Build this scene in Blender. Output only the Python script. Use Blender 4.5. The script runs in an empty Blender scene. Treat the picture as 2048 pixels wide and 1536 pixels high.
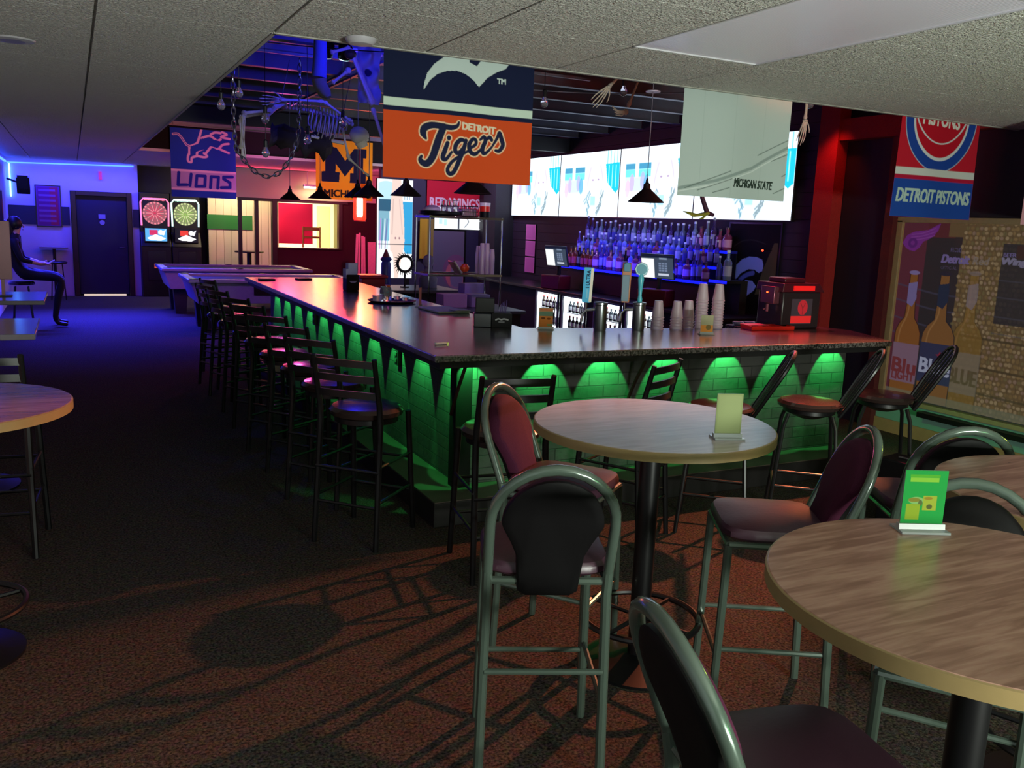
import bpy, math, random
import numpy as np
from mathutils import Vector, Matrix
C = bpy.context.scene.collection
PI = math.pi
R_ = random.Random(7)

# ---------------------------------------------------------------- camera
def make_camera():
    f = 1740.0
    d1 = np.array([143-1024, -(413-768), -f]); d1 /= np.linalg.norm(d1)      # world +Y, along the long bar
    d2 = np.array([4504-1024, -(584-768), -f]); d2 -= d1*(d1 @ d2); d2 /= np.linalg.norm(d2)   # world +X
    d3 = np.cross(d2, d1)
    cam = bpy.data.cameras.new('camera'); o = bpy.data.objects.new('camera', cam); C.objects.link(o)
    m = Matrix([[*d2], [*d1], [*d3]]).to_4x4()
    m.translation = Vector((0, 0, 1.8))
    o.matrix_world = m
    cam.sensor_width = 36.0; cam.lens = f/2048*36.0; cam.clip_start = 0.05; cam.clip_end = 100
    bpy.context.scene.camera = o
make_camera()
sc = bpy.context.scene
sc.view_settings.view_transform = 'Standard'; sc.view_settings.look = 'None'
sc.view_settings.exposure = 0.0; sc.view_settings.gamma = 1.0; sc.view_settings.use_curve_mapping = False
sc.cycles.use_denoising = True
sc.cycles.max_bounces = 6; sc.cycles.diffuse_bounces = 3; sc.cycles.glossy_bounces = 3
sc.cycles.transmission_bounces = 5; sc.cycles.transparent_max_bounces = 8
sc.cycles.sample_clamp_indirect = 3.0; sc.cycles.caustics_reflective = False; sc.cycles.caustics_refractive = False
w = bpy.data.worlds.new('world'); sc.world = w; w.use_nodes = True
w.node_tree.nodes['Background'].inputs[0].default_value = (0.02, 0.02, 0.03, 1)
w.node_tree.nodes['Background'].inputs[1].default_value = 0.3

# ---------------------------------------------------------------- lamps of the place and added fills
def lamp(kind, name, loc, color, power, size=0.2, target=None, spot=60, blend=0.3, size_y=None, spec=1.0, spread=180):
    l = bpy.data.lights.new(name, kind); l.color = color; l.energy = power
    if kind == 'AREA':
        l.size = size; l.spread = math.radians(spread)
        if size_y: l.shape = 'RECTANGLE'; l.size_y = size_y
    else:
        l.shadow_soft_size = size
    if kind == 'SPOT':
        l.spot_size = math.radians(spot); l.spot_blend = blend
    l.specular_factor = spec
    o = bpy.data.objects.new(name, l); C.objects.link(o); o.location = loc
    if target is not None:
        o.rotation_euler = (Vector(target)-Vector(loc)).to_track_quat('-Z', 'Y').to_euler()
    return o
BLUE = (0.03, 0.03, 1.0); RED = (1.0, 0.05, 0.03); GREEN = (0.05, 1.0, 0.18)
lamp('AREA', 'blue_strip_light', (0.1, 19.55, 2.55), BLUE, 75, 2.2, (0.1, 19.9, 0.9), size_y=0.1)
lamp('AREA', 'blue_strip_light', (-0.98, 16.0, 2.60), BLUE, 75, 6.0, (0.2, 16.0, 0.0), size_y=0.1, spread=120)
lamp('SPOT', 'blue_flood_light', (2.15, 6.9, 2.95), BLUE, 60, 0.06, (1.9, 7.9, 3.5), 120, 0.6)
lamp('SPOT', 'blue_flood_light', (2.6, 9.2, 2.95), BLUE, 60, 0.06, (2.5, 7.4, 1.04), 60, 0.6)
lamp('SPOT', 'red_flood_light', (6.0, 5.10, 3.05), (1.0, 0.24, 0.11), 2100, 0.05, (2.6, 3.6, 0.0), 72, 0.35)
lamp('SPOT', 'red_flood_light', (6.45, 6.35, 3.02), RED, 34, 0.05, (6.75, 6.55, 1.9), 70, 0.8)
lamp('SPOT', 'red_flood_light', (5.7, 6.3, 3.02), (1.0, 0.05, 0.14), 240, 0.05, (5.1, 5.0, 1.04), 60, 0.9)
lamp('SPOT', 'red_flood_light', (1.4, 12.6, 2.95), RED, 60, 0.05, (1.6, 14.8, 2.9), 100, 0.6)
lamp('POINT', 'magenta_pool_light', (3.0, 14.0, 2.45), (1.0, 0.12, 0.7), 34, 0.15)
lamp('AREA', 'back_room_tube_light', (5.0, 20.8, 2.5), (1.0, 0.80, 0.50), 260, 1.2, (4.8, 21.4, 0), size_y=0.3)
lamp('AREA', 'added_panelling_fill', (3.2, 19.2, 2.64), (1.0, 0.76, 0.48), 45, 0.8, (3.2, 20.0, 1.2), size_y=0.3)  # added fill for the cream panelling, no lamp hangs here
lamp('AREA', 'liquor_shelf_light', (6.3, 9.7, 1.30), BLUE, 12, 3.0, (6.75, 9.7, 1.75), size_y=0.05)
lamp('AREA', 'liquor_shelf_light', (6.35, 9.7, 1.91), (0.25, 0.25, 1.0), 9, 3.0, (6.6, 9.7, 1.2), size_y=0.05)
lamp('AREA', 'added_ceiling_fill', (2.2, -2.2, 1.0), (0.94, 1.0, 0.90), 320, 1.2, (2.0, 1.6, 2.7), size_y=0.3)  # added unseen fill, lifts the ceiling and banners
lamp('AREA', 'added_plum_wall_fill', (5.9, 13.2, 2.95), (0.72, 0.62, 1.0), 45, 0.5, (6.0, 15.2, 1.4), size_y=0.2)  # no fitting there; added to brighten the plum wall
lamp('SPOT', 'added_pink_fill', (5.2, 15.7, 2.6), (1.0, 0.10, 0.30), 200, 0.08, (5.4, 17.6, 1.6), 90, 0.6)  # added spot, turns the pillar wall and planks pinker
lamp('SPOT', 'added_poster_fill', (6.0, 7.4, 2.9), (0.2, 0.25, 1.0), 14, 0.05, (6.84, 7.6, 1.3), 50, 0.6)  # extra spot put in so the dim helmet emblem shows
lamp('POINT', 'unseen_green_light', (3.3, -1.4, 1.3), (0.12, 1.0, 0.18), 26, 0.15)  # unseen source greening the near table and chair edges, no sign built
lamp('POINT', 'unseen_yellow_light', (5.9, 1.9, 1.9), (0.8, 1.0, 0.12), 5, 0.1)  # unseen source of yellow light, no sign built
lamp('POINT', 'unseen_yellow_light', (4.4, 1.9, 1.35), (0.85, 1.0, 0.08), 4, 0.04)  # added close by to give the chair rim its yellow
lamp('AREA', 'blue_strip_light', (0.2, 16.9, 2.62), BLUE, 330, 2.2, (0.3, 15.6, 0.0), size_y=0.1, spread=85)  # added to turn the floor blue; no strip runs here
lamp('SPOT', 'blue_flood_light', (1.85, 6.0, 2.95), BLUE, 14, 0.05, (1.9, 6.6, 2.88), 110, 0.5)

# ---------------------------------------------------------------- materials
def lin(c):
    if isinstance(c, str):
        c = tuple(int(c[i:i+2], 16)/255 for i in (0, 2, 4))
    return tuple(x/12.92 if x <= 0.04045 else ((x+0.055)/1.055)**2.4 for x in c)
MATS = {}
def mat(name, col='808080', rough=0.5, metal=0.0, var=0.0, vscale=20, bump=0.0, bscale=60, emit=None, estr=1.0, trans=0.0, coat=0.0, alpha=1.0, ior=1.45, sheen=0.0, spec=0.5):
    if name in MATS: return MATS[name]
    m = bpy.data.materials.new(name); m.use_nodes = True; nt = m.node_tree; b = nt.nodes['Principled BSDF']
    c = lin(col)
    b.inputs['Base Color'].default_value = (*c, 1); b.inputs['Roughness'].default_value = rough
    b.inputs['Metallic'].default_value = metal; b.inputs['IOR'].default_value = ior
    b.inputs['Transmission Weight'].default_value = trans; b.inputs['Coat Weight'].default_value = coat
    b.inputs['Alpha'].default_value = alpha; b.inputs['Sheen Weight'].default_value = sheen
    b.inputs['Specular IOR Level'].default_value = spec
    tc = nt.nodes.new('ShaderNodeTexCoord')
    if var > 0:
        n = nt.nodes.new('ShaderNodeTexNoise'); n.inputs['Scale'].default_value = vscale; n.inputs['Detail'].default_value = 4
        nt.links.new(tc.outputs['Object'], n.inputs['Vector'])
        mx = nt.nodes.new('ShaderNodeMix'); mx.data_type = 'RGBA'
        mx.inputs['A'].default_value = (*[x*(1-var) for x in c], 1); mx.inputs['B'].default_value = (*[min(1, x*(1+var)) for x in c], 1)
        nt.links.new(n.outputs['Fac'], mx.inputs['Factor']); nt.links.new(mx.outputs['Result'], b.inputs['Base Color'])
    if bump > 0:
        n2 = nt.nodes.new('ShaderNodeTexNoise'); n2.inputs['Scale'].default_value = bscale; n2.inputs['Detail'].default_value = 3
        nt.links.new(tc.outputs['Object'], n2.inputs['Vector'])
        bp = nt.nodes.new('ShaderNodeBump'); bp.inputs['Strength'].default_value = bump; bp.inputs['Distance'].default_value = 0.01
        nt.links.new(n2.outputs['Fac'], bp.inputs['Height']); nt.links.new(bp.outputs['Normal'], b.inputs['Normal'])
    if emit:
        b.inputs['Emission Color'].default_value = (*lin(emit), 1); b.inputs['Emission Strength'].default_value = estr
    MATS[name] = m; return m
def canvas_mat(name, rough=0.8, emit=0.0, trans=0.0):
    if name in MATS: return MATS[name]
    m = bpy.data.materials.new(name); m.use_nodes = True; nt = m.node_tree; b = nt.nodes['Principled BSDF']
    a = nt.nodes.new('ShaderNodeVertexColor'); a.layer_name = 'Col'
    b.inputs['Roughness'].default_value = rough; b.inputs['Specular IOR Level'].default_value = 0.1
    nt.links.new(a.outputs['Color'], b.inputs['Base Color'])
    if emit > 0:
        nt.links.new(a.outputs['Color'], b.inputs['Emission Color']); b.inputs['Emission Strength'].default_value = emit
        b.inputs['Base Color'].default_value = (0.02, 0.02, 0.02, 1)
        for l in list(nt.links):
            if l.to_socket == b.inputs['Base Color']: nt.links.remove(l)
    MATS[name] = m; return m

# ---------------------------------------------------------------- mesh builder
class MB:
    def __init__(s): s.v = []; s.f = []; s.m = []; s.mi = 0
    def add(s, vs, fs):
        k = len(s.v); s.v += [tuple(p) for p in vs]
        for f in fs: s.f.append(tuple(k+i for i in f)); s.m.append(s.mi)
        return s
    def mat(s, i): s.mi = i; return s
    def box(s, c, d, M=None):
        x, y, z = [q/2 for q in d]
        vs = [Vector((sx*x, sy*y, sz*z)) for sz in (-1, 1) for sy in (-1, 1) for sx in (-1, 1)]
        if M is not None: vs = [M @ p for p in vs]
        vs = [p+Vector(c) for p in vs]
        return s.add(vs, [(0, 2, 3, 1), (4, 5, 7, 6), (0, 1, 5, 4), (2, 6, 7, 3), (0, 4, 6, 2), (1, 3, 7, 5)])
    def span(s, a, b):
        return s.box([(a[i]+b[i])/2 for i in range(3)], [abs(b[i]-a[i]) for i in range(3)])
    def tube(s, pts, r, n=10, closed=False, caps=True):
        pts = [Vector(p) for p in pts]; N = len(pts)
        rs = r if isinstance(r, (list, tuple)) else [r]*N
        rings = []; up = None
        for i, p in enumerate(pts):
            if closed: t = pts[(i+1) % N]-pts[i-1]
            else: t = pts[min(i+1, N-1)]-pts[max(i-1, 0)]
            if t.length < 1e-9: t = Vector((0, 0, 1))
            t.normalize()
            if up is None:
                up = Vector((0, 0, 1)) if abs(t.z) < 0.9 else Vector((1, 0, 0))
            a = t.cross(up)
            if a.length < 1e-5: a = t.cross(Vector((0, 1, 0)))
            a.normalize(); b = a.cross(t).normalized(); up = b
            rings.append([p+(a*math.cos(2*PI*j/n)+b*math.sin(2*PI*j/n))*rs[i] for j in range(n)])
        vs = [p for rg in rings for p in rg]; fs = []
        L = N if closed else N-1
        for i in range(L):
            i2 = (i+1) % N
            for j in range(n):
                j2 = (j+1) % n
                fs.append((i*n+j, i*n+j2, i2*n+j2, i2*n+j))
        if not closed and caps:
            fs.append(tuple(range(n-1, -1, -1))); fs.append(tuple((N-1)*n+j for j in range(n)))
        return s.add(vs, fs)
    def lathe(s, prof, n=24, c=(0, 0, 0), M=None, cap=True):
        vs = []; fs = []
        for (r, z) in prof:
            for j in range(n):
                p = Vector((r*math.cos(2*PI*j/n), r*math.sin(2*PI*j/n), z))
                if M is not None: p = M @ p
                vs.append(p+Vector(c))
        for i in range(len(prof)-1):
            for j in range(n):
                j2 = (j+1) % n
                fs.append((i*n+j, i*n+j2, (i+1)*n+j2, (i+1)*n+j))
        if cap:
            fs.append(tuple(range(n-1, -1, -1))); fs.append(tuple((len(prof)-1)*n+j for j in range(n)))
        return s.add(vs, fs)
    def prism(s, poly, z0, z1, M=None):
        n = len(poly)
        vs = [Vector((x, y, z0)) for x, y in poly]+[Vector((x, y, z1)) for x, y in poly]
        if M is not None: vs = [M @ p for p in vs]
        fs = [tuple(range(n-1, -1, -1)), tuple(range(n, 2*n))]+[(i, (i+1) % n, n+(i+1) % n, n+i) for i in range(n)]
        return s.add(vs, fs)
    def ball(s, c, r, n=12, sc=(1, 1, 1)):
        k = max(5, n//2); prof = [(max(1e-4, math.sin(PI*i/k))*r, -math.cos(PI*i/k)*r) for i in range(k+1)]
        M = Matrix.Diagonal(Vector(sc))
        return s.lathe(prof, n, c, M)
    def build(s, name, mats, parent=None, smooth=True, bevel=0, loc=None, ang=35):
        me = bpy.data.meshes.new(name); me.from_pydata([tuple(p) for p in s.v], [], s.f)
        if not isinstance(mats, (list, tuple)): mats = [mats]
        for m in mats: me.materials.append(m)
        me.polygons.foreach_set('material_index', s.m)
        if smooth:
            me.polygons.foreach_set('use_smooth', [True]*len(me.polygons))
            me.set_sharp_from_angle(angle=math.radians(ang))
        me.update()
        o = bpy.data.objects.new(name, me); C.objects.link(o)
        if parent is not None: o.parent = parent
        if loc is not None: o.location = loc
        if bevel:
            b = o.modifiers.new('bevel', 'BEVEL'); b.width = bevel; b.segments = 2; b.limit_method = 'ANGLE'; b.angle_limit = 0.9
        return o
def tag(o, label, cat, group=None, kind=None):
    if label: o['label'] = label
    if cat: o['category'] = cat
    if group: o['group'] = group
    if kind: o['kind'] = kind
    return o
def thing(name, label, cat, loc=(0, 0, 0), rz=0, group=None):
    o = bpy.data.objects.new(name, None); C.objects.link(o); o.location = loc; o.rotation_euler = (0, 0, rz); o.empty_display_size = 0.1
    return tag(o, label, cat, group)
def struct(name, mb, m, smooth=False, **k):
    o = mb.build(name, m, None, smooth, **k); o['kind'] = 'structure'; return o
def dup(root, loc, rz=None, label=None, group=None, scale=None):
    r = root.copy(); C.objects.link(r); r.location = loc
    if rz is not None: r.rotation_euler = (r.rotation_euler[0], r.rotation_euler[1], rz)
    if label: r['label'] = label
    if group: r['group'] = group
    if scale: r.scale = scale
    for ch in list(root.children):
        c = ch.copy(); C.objects.link(c); c.parent = r
        for g in list(ch.children):
            d = g.copy(); C.objects.link(d); d.parent = c
    return r
def rotz(a): return Matrix.Rotation(a, 3, 'Z')
def basis(ex, ey, ez): return Matrix((ex, ey, ez)).transposed()

# ---------------------------------------------------------------- painted cloths, prints and screens
TXT = {}
def text_tris(t):
    if t in TXT: return TXT[t]
    cu = bpy.data.curves.new('lettering', 'FONT'); cu.body = t; cu.size = 1.0; cu.resolution_u = 3
    o = bpy.data.objects.new('lettering', cu); C.objects.link(o)
    dg = bpy.context.evaluated_depsgraph_get(); dg.update()
    me = bpy.data.meshes.new_from_object(o.evaluated_get(dg)); me.calc_loop_triangles()
    vs = np.array([v.co[:2] for v in me.vertices]); tr = np.array([t_.vertices[:] for t_ in me.loop_triangles])
    bpy.data.objects.remove(o); bpy.data.meshes.remove(me)
    lo = vs.min(0); hi = vs.max(0); vs = (vs-lo)/(hi-lo)
    TXT[t] = (vs, tr); return TXT[t]
class Canvas:
    # metres, x to the reader's right, y down from the top edge
    def __init__(s, w, h, nx, bg='FFFFFF'):
        s.w, s.h, s.nx = w, h, nx; s.ny = max(2, int(round(nx*h/w)))
        x = np.linspace(0, w, s.nx+1); y = np.linspace(0, h, s.ny+1)
        s.X, s.Y = np.meshgrid(x, y); s.px = w/nx
        s.img = np.zeros((s.ny+1, s.nx+1, 3)); s.img[:] = lin(bg)
    def put(s, a, col, k=1.0):
        a = np.clip(a, 0, 1)[..., None]*k; s.img = s.img*(1-a)+np.array(lin(col))*a
    def sd(s, d): return 0.5-d/s.px
    def rect(s, x0, y0, x1, y1, col, k=1.0):
        d = np.maximum(np.maximum(x0-s.X, s.X-x1), np.maximum(y0-s.Y, s.Y-y1)); s.put(s.sd(d), col, k)
    def disc(s, cx, cy, r, col, ry=None, k=1.0):
        ry = ry or r; q = np.sqrt(((s.X-cx)/r)**2+((s.Y-cy)/ry)**2); s.put(s.sd((q-1)*min(r, ry)), col, k)
    def stroke(s, pts, wd, col, k=1.0, smooth=True):
        P = np.array(pts, float)
        if smooth and len(P) > 2:
            Q = []
            for i in range(len(P)-1):
                p0, p1, p2, p3 = P[max(i-1, 0)], P[i], P[i+1], P[min(i+2, len(P)-1)]
                for t in (0, .25, .5, .75):
                    Q.append(.5*((2*p1)+(-p0+p2)*t+(2*p0-5*p1+4*p2-p3)*t*t+(-p0+3*p1-3*p2+p3)*t**3))
            Q.append(P[-1]); P = np.array(Q)
        d = np.full(s.X.shape, 1e9)
        ws = wd if isinstance(wd, (list, tuple)) else None
        for i in range(len(P)-1):
            a, b = P[i], P[i+1]; ab = b-a; L = ab @ ab+1e-12
            t = np.clip(((s.X-a[0])*ab[0]+(s.Y-a[1])*ab[1])/L, 0, 1)
            hw = wd/2 if ws is None else np.interp(i/(len(P)-1), np.linspace(0, 1, len(ws)), ws)/2
            d = np.minimum(d, np.hypot(s.X-a[0]-t*ab[0], s.Y-a[1]-t*ab[1])-hw)
        s.put(s.sd(d), col, k)
    def poly(s, pts, col, k=1.0):
        P = np.array(pts, float); ins = np.zeros(s.X.shape, bool)
        for i in range(len(P)):
            (x1, y1), (x2, y2) = P[i], P[(i+1) % len(P)]
            if y1 == y2: continue
            ins ^= ((y1 > s.Y) != (y2 > s.Y)) & (s.X < (x2-x1)*(s.Y-y1)/(y2-y1)+x1)
        s.put(ins.astype(float), col, k)
    def text(s, t, x0, y0, x1, y1, col, shear=0.0, rise=0.0, k=1.0, bold=0.0):
        if bold:
            for dx in (-bold, bold):
                for dy in (-bold*.5, bold*.5): s.text(t, x0+dx, y0+dy, x1+dx, y1+dy, col, shear, rise, k)
        vs, tr = text_tris(t)
        H = y1-y0
        px = x0+vs[:, 0]*(x1-x0)+shear*vs[:, 1]*H; py = y1-vs[:, 1]*H+rise*(vs[:, 0])
        for a, b, c in tr:
            ax, ay, bx, by, cx, cy = px[a], py[a], px[b], py[b], px[c], py[c]
            i0 = max(0, int(min(ax, bx, cx)/s.px)); i1 = min(s.nx+1, int(max(ax, bx, cx)/s.px)+2)
            q = s.h/s.ny; j0 = max(0, int(min(ay, by, cy)/q)); j1 = min(s.ny+1, int(max(ay, by, cy)/q)+2)
            if i1 <= i0 or j1 <= j0: continue
            X = s.X[j0:j1, i0:i1]; Y = s.Y[j0:j1, i0:i1]
            den = (by-cy)*(ax-cx)+(cx-bx)*(ay-cy)
            if abs(den) < 1e-12: continue
            u = ((by-cy)*(X-cx)+(cx-bx)*(Y-cy))/den; v = ((cy-ay)*(X-cx)+(ax-cx)*(Y-cy))/den
            e = -0.02
            m = (u >= e) & (v >= e) & (u+v <= 1-e)
            s.img[j0:j1, i0:i1][m] = s.img[j0:j1, i0:i1][m]*(1-k)+np.array(lin(col))*k
    def mesh(s, name, m, parent=None, wave=None):
        nx, ny = s.nx, s.ny
        Z = -s.Y; D = wave(s.X, s.Y) if wave is not None else np.zeros_like(s.X)
        co = np.stack([s.X, D, Z], -1).reshape(-1, 3)
        me = bpy.data.meshes.new(name)
        me.vertices.add(len(co)); me.vertices.foreach_set('co', co.ravel())
        i = np.arange(nx); j = np.arange(ny); I, J = np.meshgrid(i, j); a = J*(nx+1)+I
        q = np.stack([a, a+nx+1, a+nx+2, a+1], -1).reshape(-1, 4)
        nf = len(q); me.loops.add(nf*4); me.loops.foreach_set('vertex_index', q.ravel().astype(np.int32))
        me.polygons.add(nf); me.polygons.foreach_set('loop_start', (np.arange(nf)*4).astype(np.int32))
        me.polygons.foreach_set('use_smooth', [True]*nf)
        me.update(calc_edges=True)
        ca = me.color_attributes.new('Col', 'FLOAT_COLOR', 'POINT')
        ca.data.foreach_set('color', np.concatenate([s.img, np.ones(s.img.shape[:2]+(1,))], -1).astype(np.float32).ravel())
        me.materials.append(m)
        o = bpy.data.objects.new(name, me); C.objects.link(o)
        if parent is not None: o.parent = parent
        return o
# canvas local: x right, -z down, facing -y.  Objects turned with rotation z: facing -X needs rz = -90 deg.
FACE_MX = -PI/2

# ================================================================ SETTING
XW = 6.85
M_wallblack = mat('black_painted_wall', '15131C', 0.7, var=0.2, vscale=3, bump=0.2, bscale=30)
M_navy = mat('navy_painted_wall', '161A2E', 0.6, var=0.15, vscale=3)
M_beige = mat('beige_panelling', 'CDBFA4', 0.6, var=0.06, vscale=4)
M_lwall = mat('pale_painted_wall', 'B9B6C4', 0.6, var=0.05, vscale=4)
M_maroon = mat('dark_red_carpeted_wall', '3A0F1B', 0.9, var=0.35, vscale=140, bump=0.4, bscale=300)
M_stripe = mat('dark_stripe_paint', '1A2034', 0.6, var=0.05)
M_green = mat('green_stripe_paint', '1E6A2C', 0.6, var=0.05)
M_dwood = mat('dark_stained_wood', '2A1712', 0.45, var=0.3, vscale=12)
M_green_tint = mat('wall_green_light_tint', '6A8F82', 0.6, var=0.08, vscale=4)  # beige wall base with green light put into its colour

def carpet_mat():
    m = bpy.data.materials.new('patterned_carpet'); m.use_nodes = True; nt = m.node_tree; b = nt.nodes['Principled BSDF']
    tc = nt.nodes.new('ShaderNodeTexCoord'); n = nt.nodes.new('ShaderNodeTexNoise'); n.inputs['Scale'].default_value = 90; n.inputs['Detail'].default_value = 6
    n2 = nt.nodes.new('ShaderNodeTexVoronoi'); n2.inputs['Scale'].default_value = 55
    r = nt.nodes.new('ShaderNodeValToRGB'); r.color_ramp.elements[0].position = 0.35; r.color_ramp.elements[1].position = 0.7
    r.color_ramp.elements[0].color = (*lin('1C1817'), 1); r.color_ramp.elements[1].color = (*lin('5C534B'), 1)
    nt.links.new(tc.outputs['Object'], n.inputs['Vector']); nt.links.new(tc.outputs['Object'], n2.inputs['Vector'])
    mx = nt.nodes.new('ShaderNodeMix'); mx.data_type = 'RGBA'; mx.blend_type = 'MULTIPLY'; mx.inputs['Factor'].default_value = 0.35
    nt.links.new(n.outputs['Fac'], r.inputs['Fac']); nt.links.new(r.outputs['Color'], mx.inputs['A']); nt.links.new(n2.outputs['Color'], mx.inputs['B'])
    nt.links.new(mx.outputs['Result'], b.inputs['Base Color']); b.inputs['Roughness'].default_value = 0.95; b.inputs['Specular IOR Level'].default_value = 0.1
    bp = nt.nodes.new('ShaderNodeBump'); bp.inputs['Strength'].default_value = 0.5; bp.inputs['Distance'].default_value = 0.006
    n3 = nt.nodes.new('ShaderNodeTexNoise'); n3.inputs['Scale'].default_value = 260; nt.links.new(tc.outputs['Object'], n3.inputs['Vector'])
    nt.links.new(n3.outputs['Fac'], bp.inputs['Height']); nt.links.new(bp.outputs['Normal'], b.inputs['Normal'])
    return m
struct('floor', MB().span((-1.3, -4.2, -0.1), (7.1, 23.2, 0)), carpet_mat())
o = MB().span((-1.25, -4.2, 0), (-1.12, 23.2, 3.75)).build('wall_left', M_lwall, smooth=False); o['kind'] = 'structure'
# far wall with the door, the alcove of dart machines and the beige panelling with its green stripe
struct('wall_back', MB().span((-1.12, 20.0, 0), (-0.02, 20.12, 2.75)).span((-0.02, 20.0, 2.12), (1.12, 20.12, 2.75)).span((1.12, 20.0, 0), (1.25, 20.12, 2.75)), M_lwall)
struct('wall_alcove', MB().span((1.25, 20.35, 0), (2.62, 20.45, 3.7)).span((1.17, 20.12, 0), (1.25, 20.45, 2.75)), M_wallblack)
def panel_wall():
    mb = MB()
    for k in range(9):
        x = 2.62+k*0.16; mb.span((x+.004, 20.0, 0), (x+0.156, 20.1, 2.75))
    mb.span((2.62, 20.02, 0), (4.06, 20.12, 2.75))
    return mb
struct('wall_panelled', panel_wall(), M_beige)
struct('wall_stripe', MB().span((2.60, 19.985, 1.44), (3.55, 19.998, 1.75)), M_green)
struct('wall_stripe_blue', MB().span((-1.11, 19.985, 1.42), (-0.04, 19.998, 1.79)).span((1.13, 19.985, 1.42), (1.25, 19.998, 1.79)), M_stripe)
def door():
    d = thing('door_1', None, None, (0.55, 20.0, 0)); d['kind'] = 'structure'
    MB().span((-0.56, -0.05, 0), (-0.47, 0.12, 2.12)).span((0.47, -0.05, 0), (0.56, 0.12, 2.12)).span((-0.47, -0.05, 2.03), (0.47, 0.12, 2.12)).build('door_frame', M_dwood, d, False, 0.006)
    MB().span((-0.465, 0.02, 0.035), (0.465, 0.065, 2.025)).build('door_leaf', M_navy, d, False, 0.004)
    MB().box((0, 0.012, 1.62), (0.13, 0.01, 0.09)).lathe([(0.05, 0), (0.05, 0.01)], 16, (0, 0.02, 1.50), Matrix.Rotation(PI/2, 3, 'X')).build('door_sign', mat('pale_door_sign', '8A88A8', 0.5), d)
    MB().tube([(0.39, 0.02, 1.0), (0.39, -0.04, 1.0), (0.30, -0.045, 1.0)], 0.012, 8).build('door_handle', mat('brushed_steel', '9A9CA2', 0.3, 1.0), d)
    MB().span((-0.40, 0.0, 0.004), (0.40, 0.05, 0.03)).build('glowing_gap_strip', mat('lit_door_gap', 'FFE9C8', 0.5, emit='FFE2B0', estr=1.2), d, False)  # glowing strip imitates light showing under the door
door()
# room behind the glass partition
struct('wall_backroom', MB().span((2.9, 22.6, 0), (7.1, 22.7, 2.75)).span((4.06, 20.1, 0), (4.14, 22.6, 2.75)), mat('cream_back_room_wall', 'E2D6BC', 0.6, var=0.05))
struct('wall_right_backroom', MB().span((7.0, 15.3, 0), (7.1, 22.7, 2.75)), mat('cream_back_room_wall'))
def partition():
    t = MB()
    t.span((3.78, 18.6, 0), (5.25, 18.72, 1.12))                 # carpeted half wall
    t.span((5.16, 18.6, 1.12), (6.9, 18.72, 2.3)).span((5.25, 18.6, 0), (6.9, 18.72, 1.12))
    o = t.build('wall_partition', M_maroon, smooth=False); o['kind'] = 'structure'
    g = thing('window_1', None, None, (0, 0, 0)); g['kind'] = 'structure'
    MB().span((3.70, 18.57, 0), (3.80, 18.75, 2.12)).span((3.36, 18.6, 0), (3.43, 18.72, 2.10)).span((3.03, 18.6, 0), (3.10, 18.72, 2.10)).span((3.03, 18.58, 2.06), (5.3, 18.74, 2.12)).span((5.10, 18.58, 1.1), (5.18, 18.74, 2.08)).build('window_frame', M_dwood, g, False, 0.006)
    MB().span((3.78, 18.57, 1.10), (5.14, 18.76, 1.135)).build('window_sill', M_dwood, g, False, 0.006)
    struct('trim_1', MB().span((2.6, 18.56, 2.12), (6.4, 18.80, 2.22)), M_beige)
    struct('wall_header', MB().span((2.62, 18.62, 2.22), (6.9, 18.72, 2.75)), M_beige)
partition()
struct('wall_pillar', MB().span((5.75, 17.6, 0), (6.9, 17.75, 2.75)), mat('wall_pink_light_tint', '9A3A55', 0.7, var=0.1))  # the pink light on this wall is put into its colour
# wall block that carries the tall screen and the hockey banner
struct('wall_mid', MB().span((4.95, 15.25, 0), (7.0, 15.4, 3.7)), mat('plum_painted_wall', '2B2440', 0.7, var=0.15, vscale=3))
# wall behind the bar (screens), with dark planking
def plank_wall():
    mb = MB()
    z = 0.0
    while z < 3.7:
        mb.span((XW, 6.72, z), (XW+0.1, 15.25, z+0.135)); z += 0.14
    mb.span((XW+0.02, 5.9, 0), (XW+0.12, 15.25, 3.75))
    return mb
struct('wall_right', plank_wall(), mat('dark_planked_wall', '1C1626', 0.6, var=0.2, vscale=5))
struct('wall_right_pier', MB().span((6.5, 13.75, 0), (XW, 14.25, 3.7)), M_wallblack)
struct('wall_front_right', MB().span((XW, -4.2, 0), (XW+0.1, 5.9, 0.30)).span((XW, -4.2, 2.0), (XW+0.1, 5.9, 3.75)).span((XW, 5.74, 0.30), (XW+0.1, 5.9, 2.0)), [M_wallblack])
struct('wall_recess_panel', MB().span((XW+0.005, 5.9, 0), (XW+0.015, 6.45, 3.4)), mat('near_black_navy_panel', '0A0B16', 0.6))
struct('wall_front_base', MB().span((XW-0.02, -4.2, 0.10), (XW-0.002, 5.9, 0.30)), M_green_tint)
struct('baseboard_right', MB().span((XW-0.035, -4.2, 0), (XW-0.021, 5.9, 0.12)), mat('tan_baseboard', '9A7350', 0.5, var=0.15))
struct('wall_front', MB().span((-1.25, -4.3, 0), (7.0, -4.2, 3.75)), M_lwall)
# column and header by the bar's end, in rough red paint
M_redcol = mat('rough_red_paint', '8A1A16', 0.8, var=0.3, vscale=90, bump=0.5, bscale=120)
struct('trim_2', MB().span((XW-0.14, 6.45, 0), (XW+0.0, 6.70, 3.45)), M_redcol)
struct('trim_3', MB().span((XW-0.09, 5.74, 0), (XW, 5.84, 2.72)), mat('rough_dark_red_paint', '4A1212', 0.8, var=0.3, vscale=90, bump=0.4))
struct('trim_4', MB().span((XW-0.12, 2.5, 2.72), (XW, 6.45, 2.92)), M_redcol)
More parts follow.
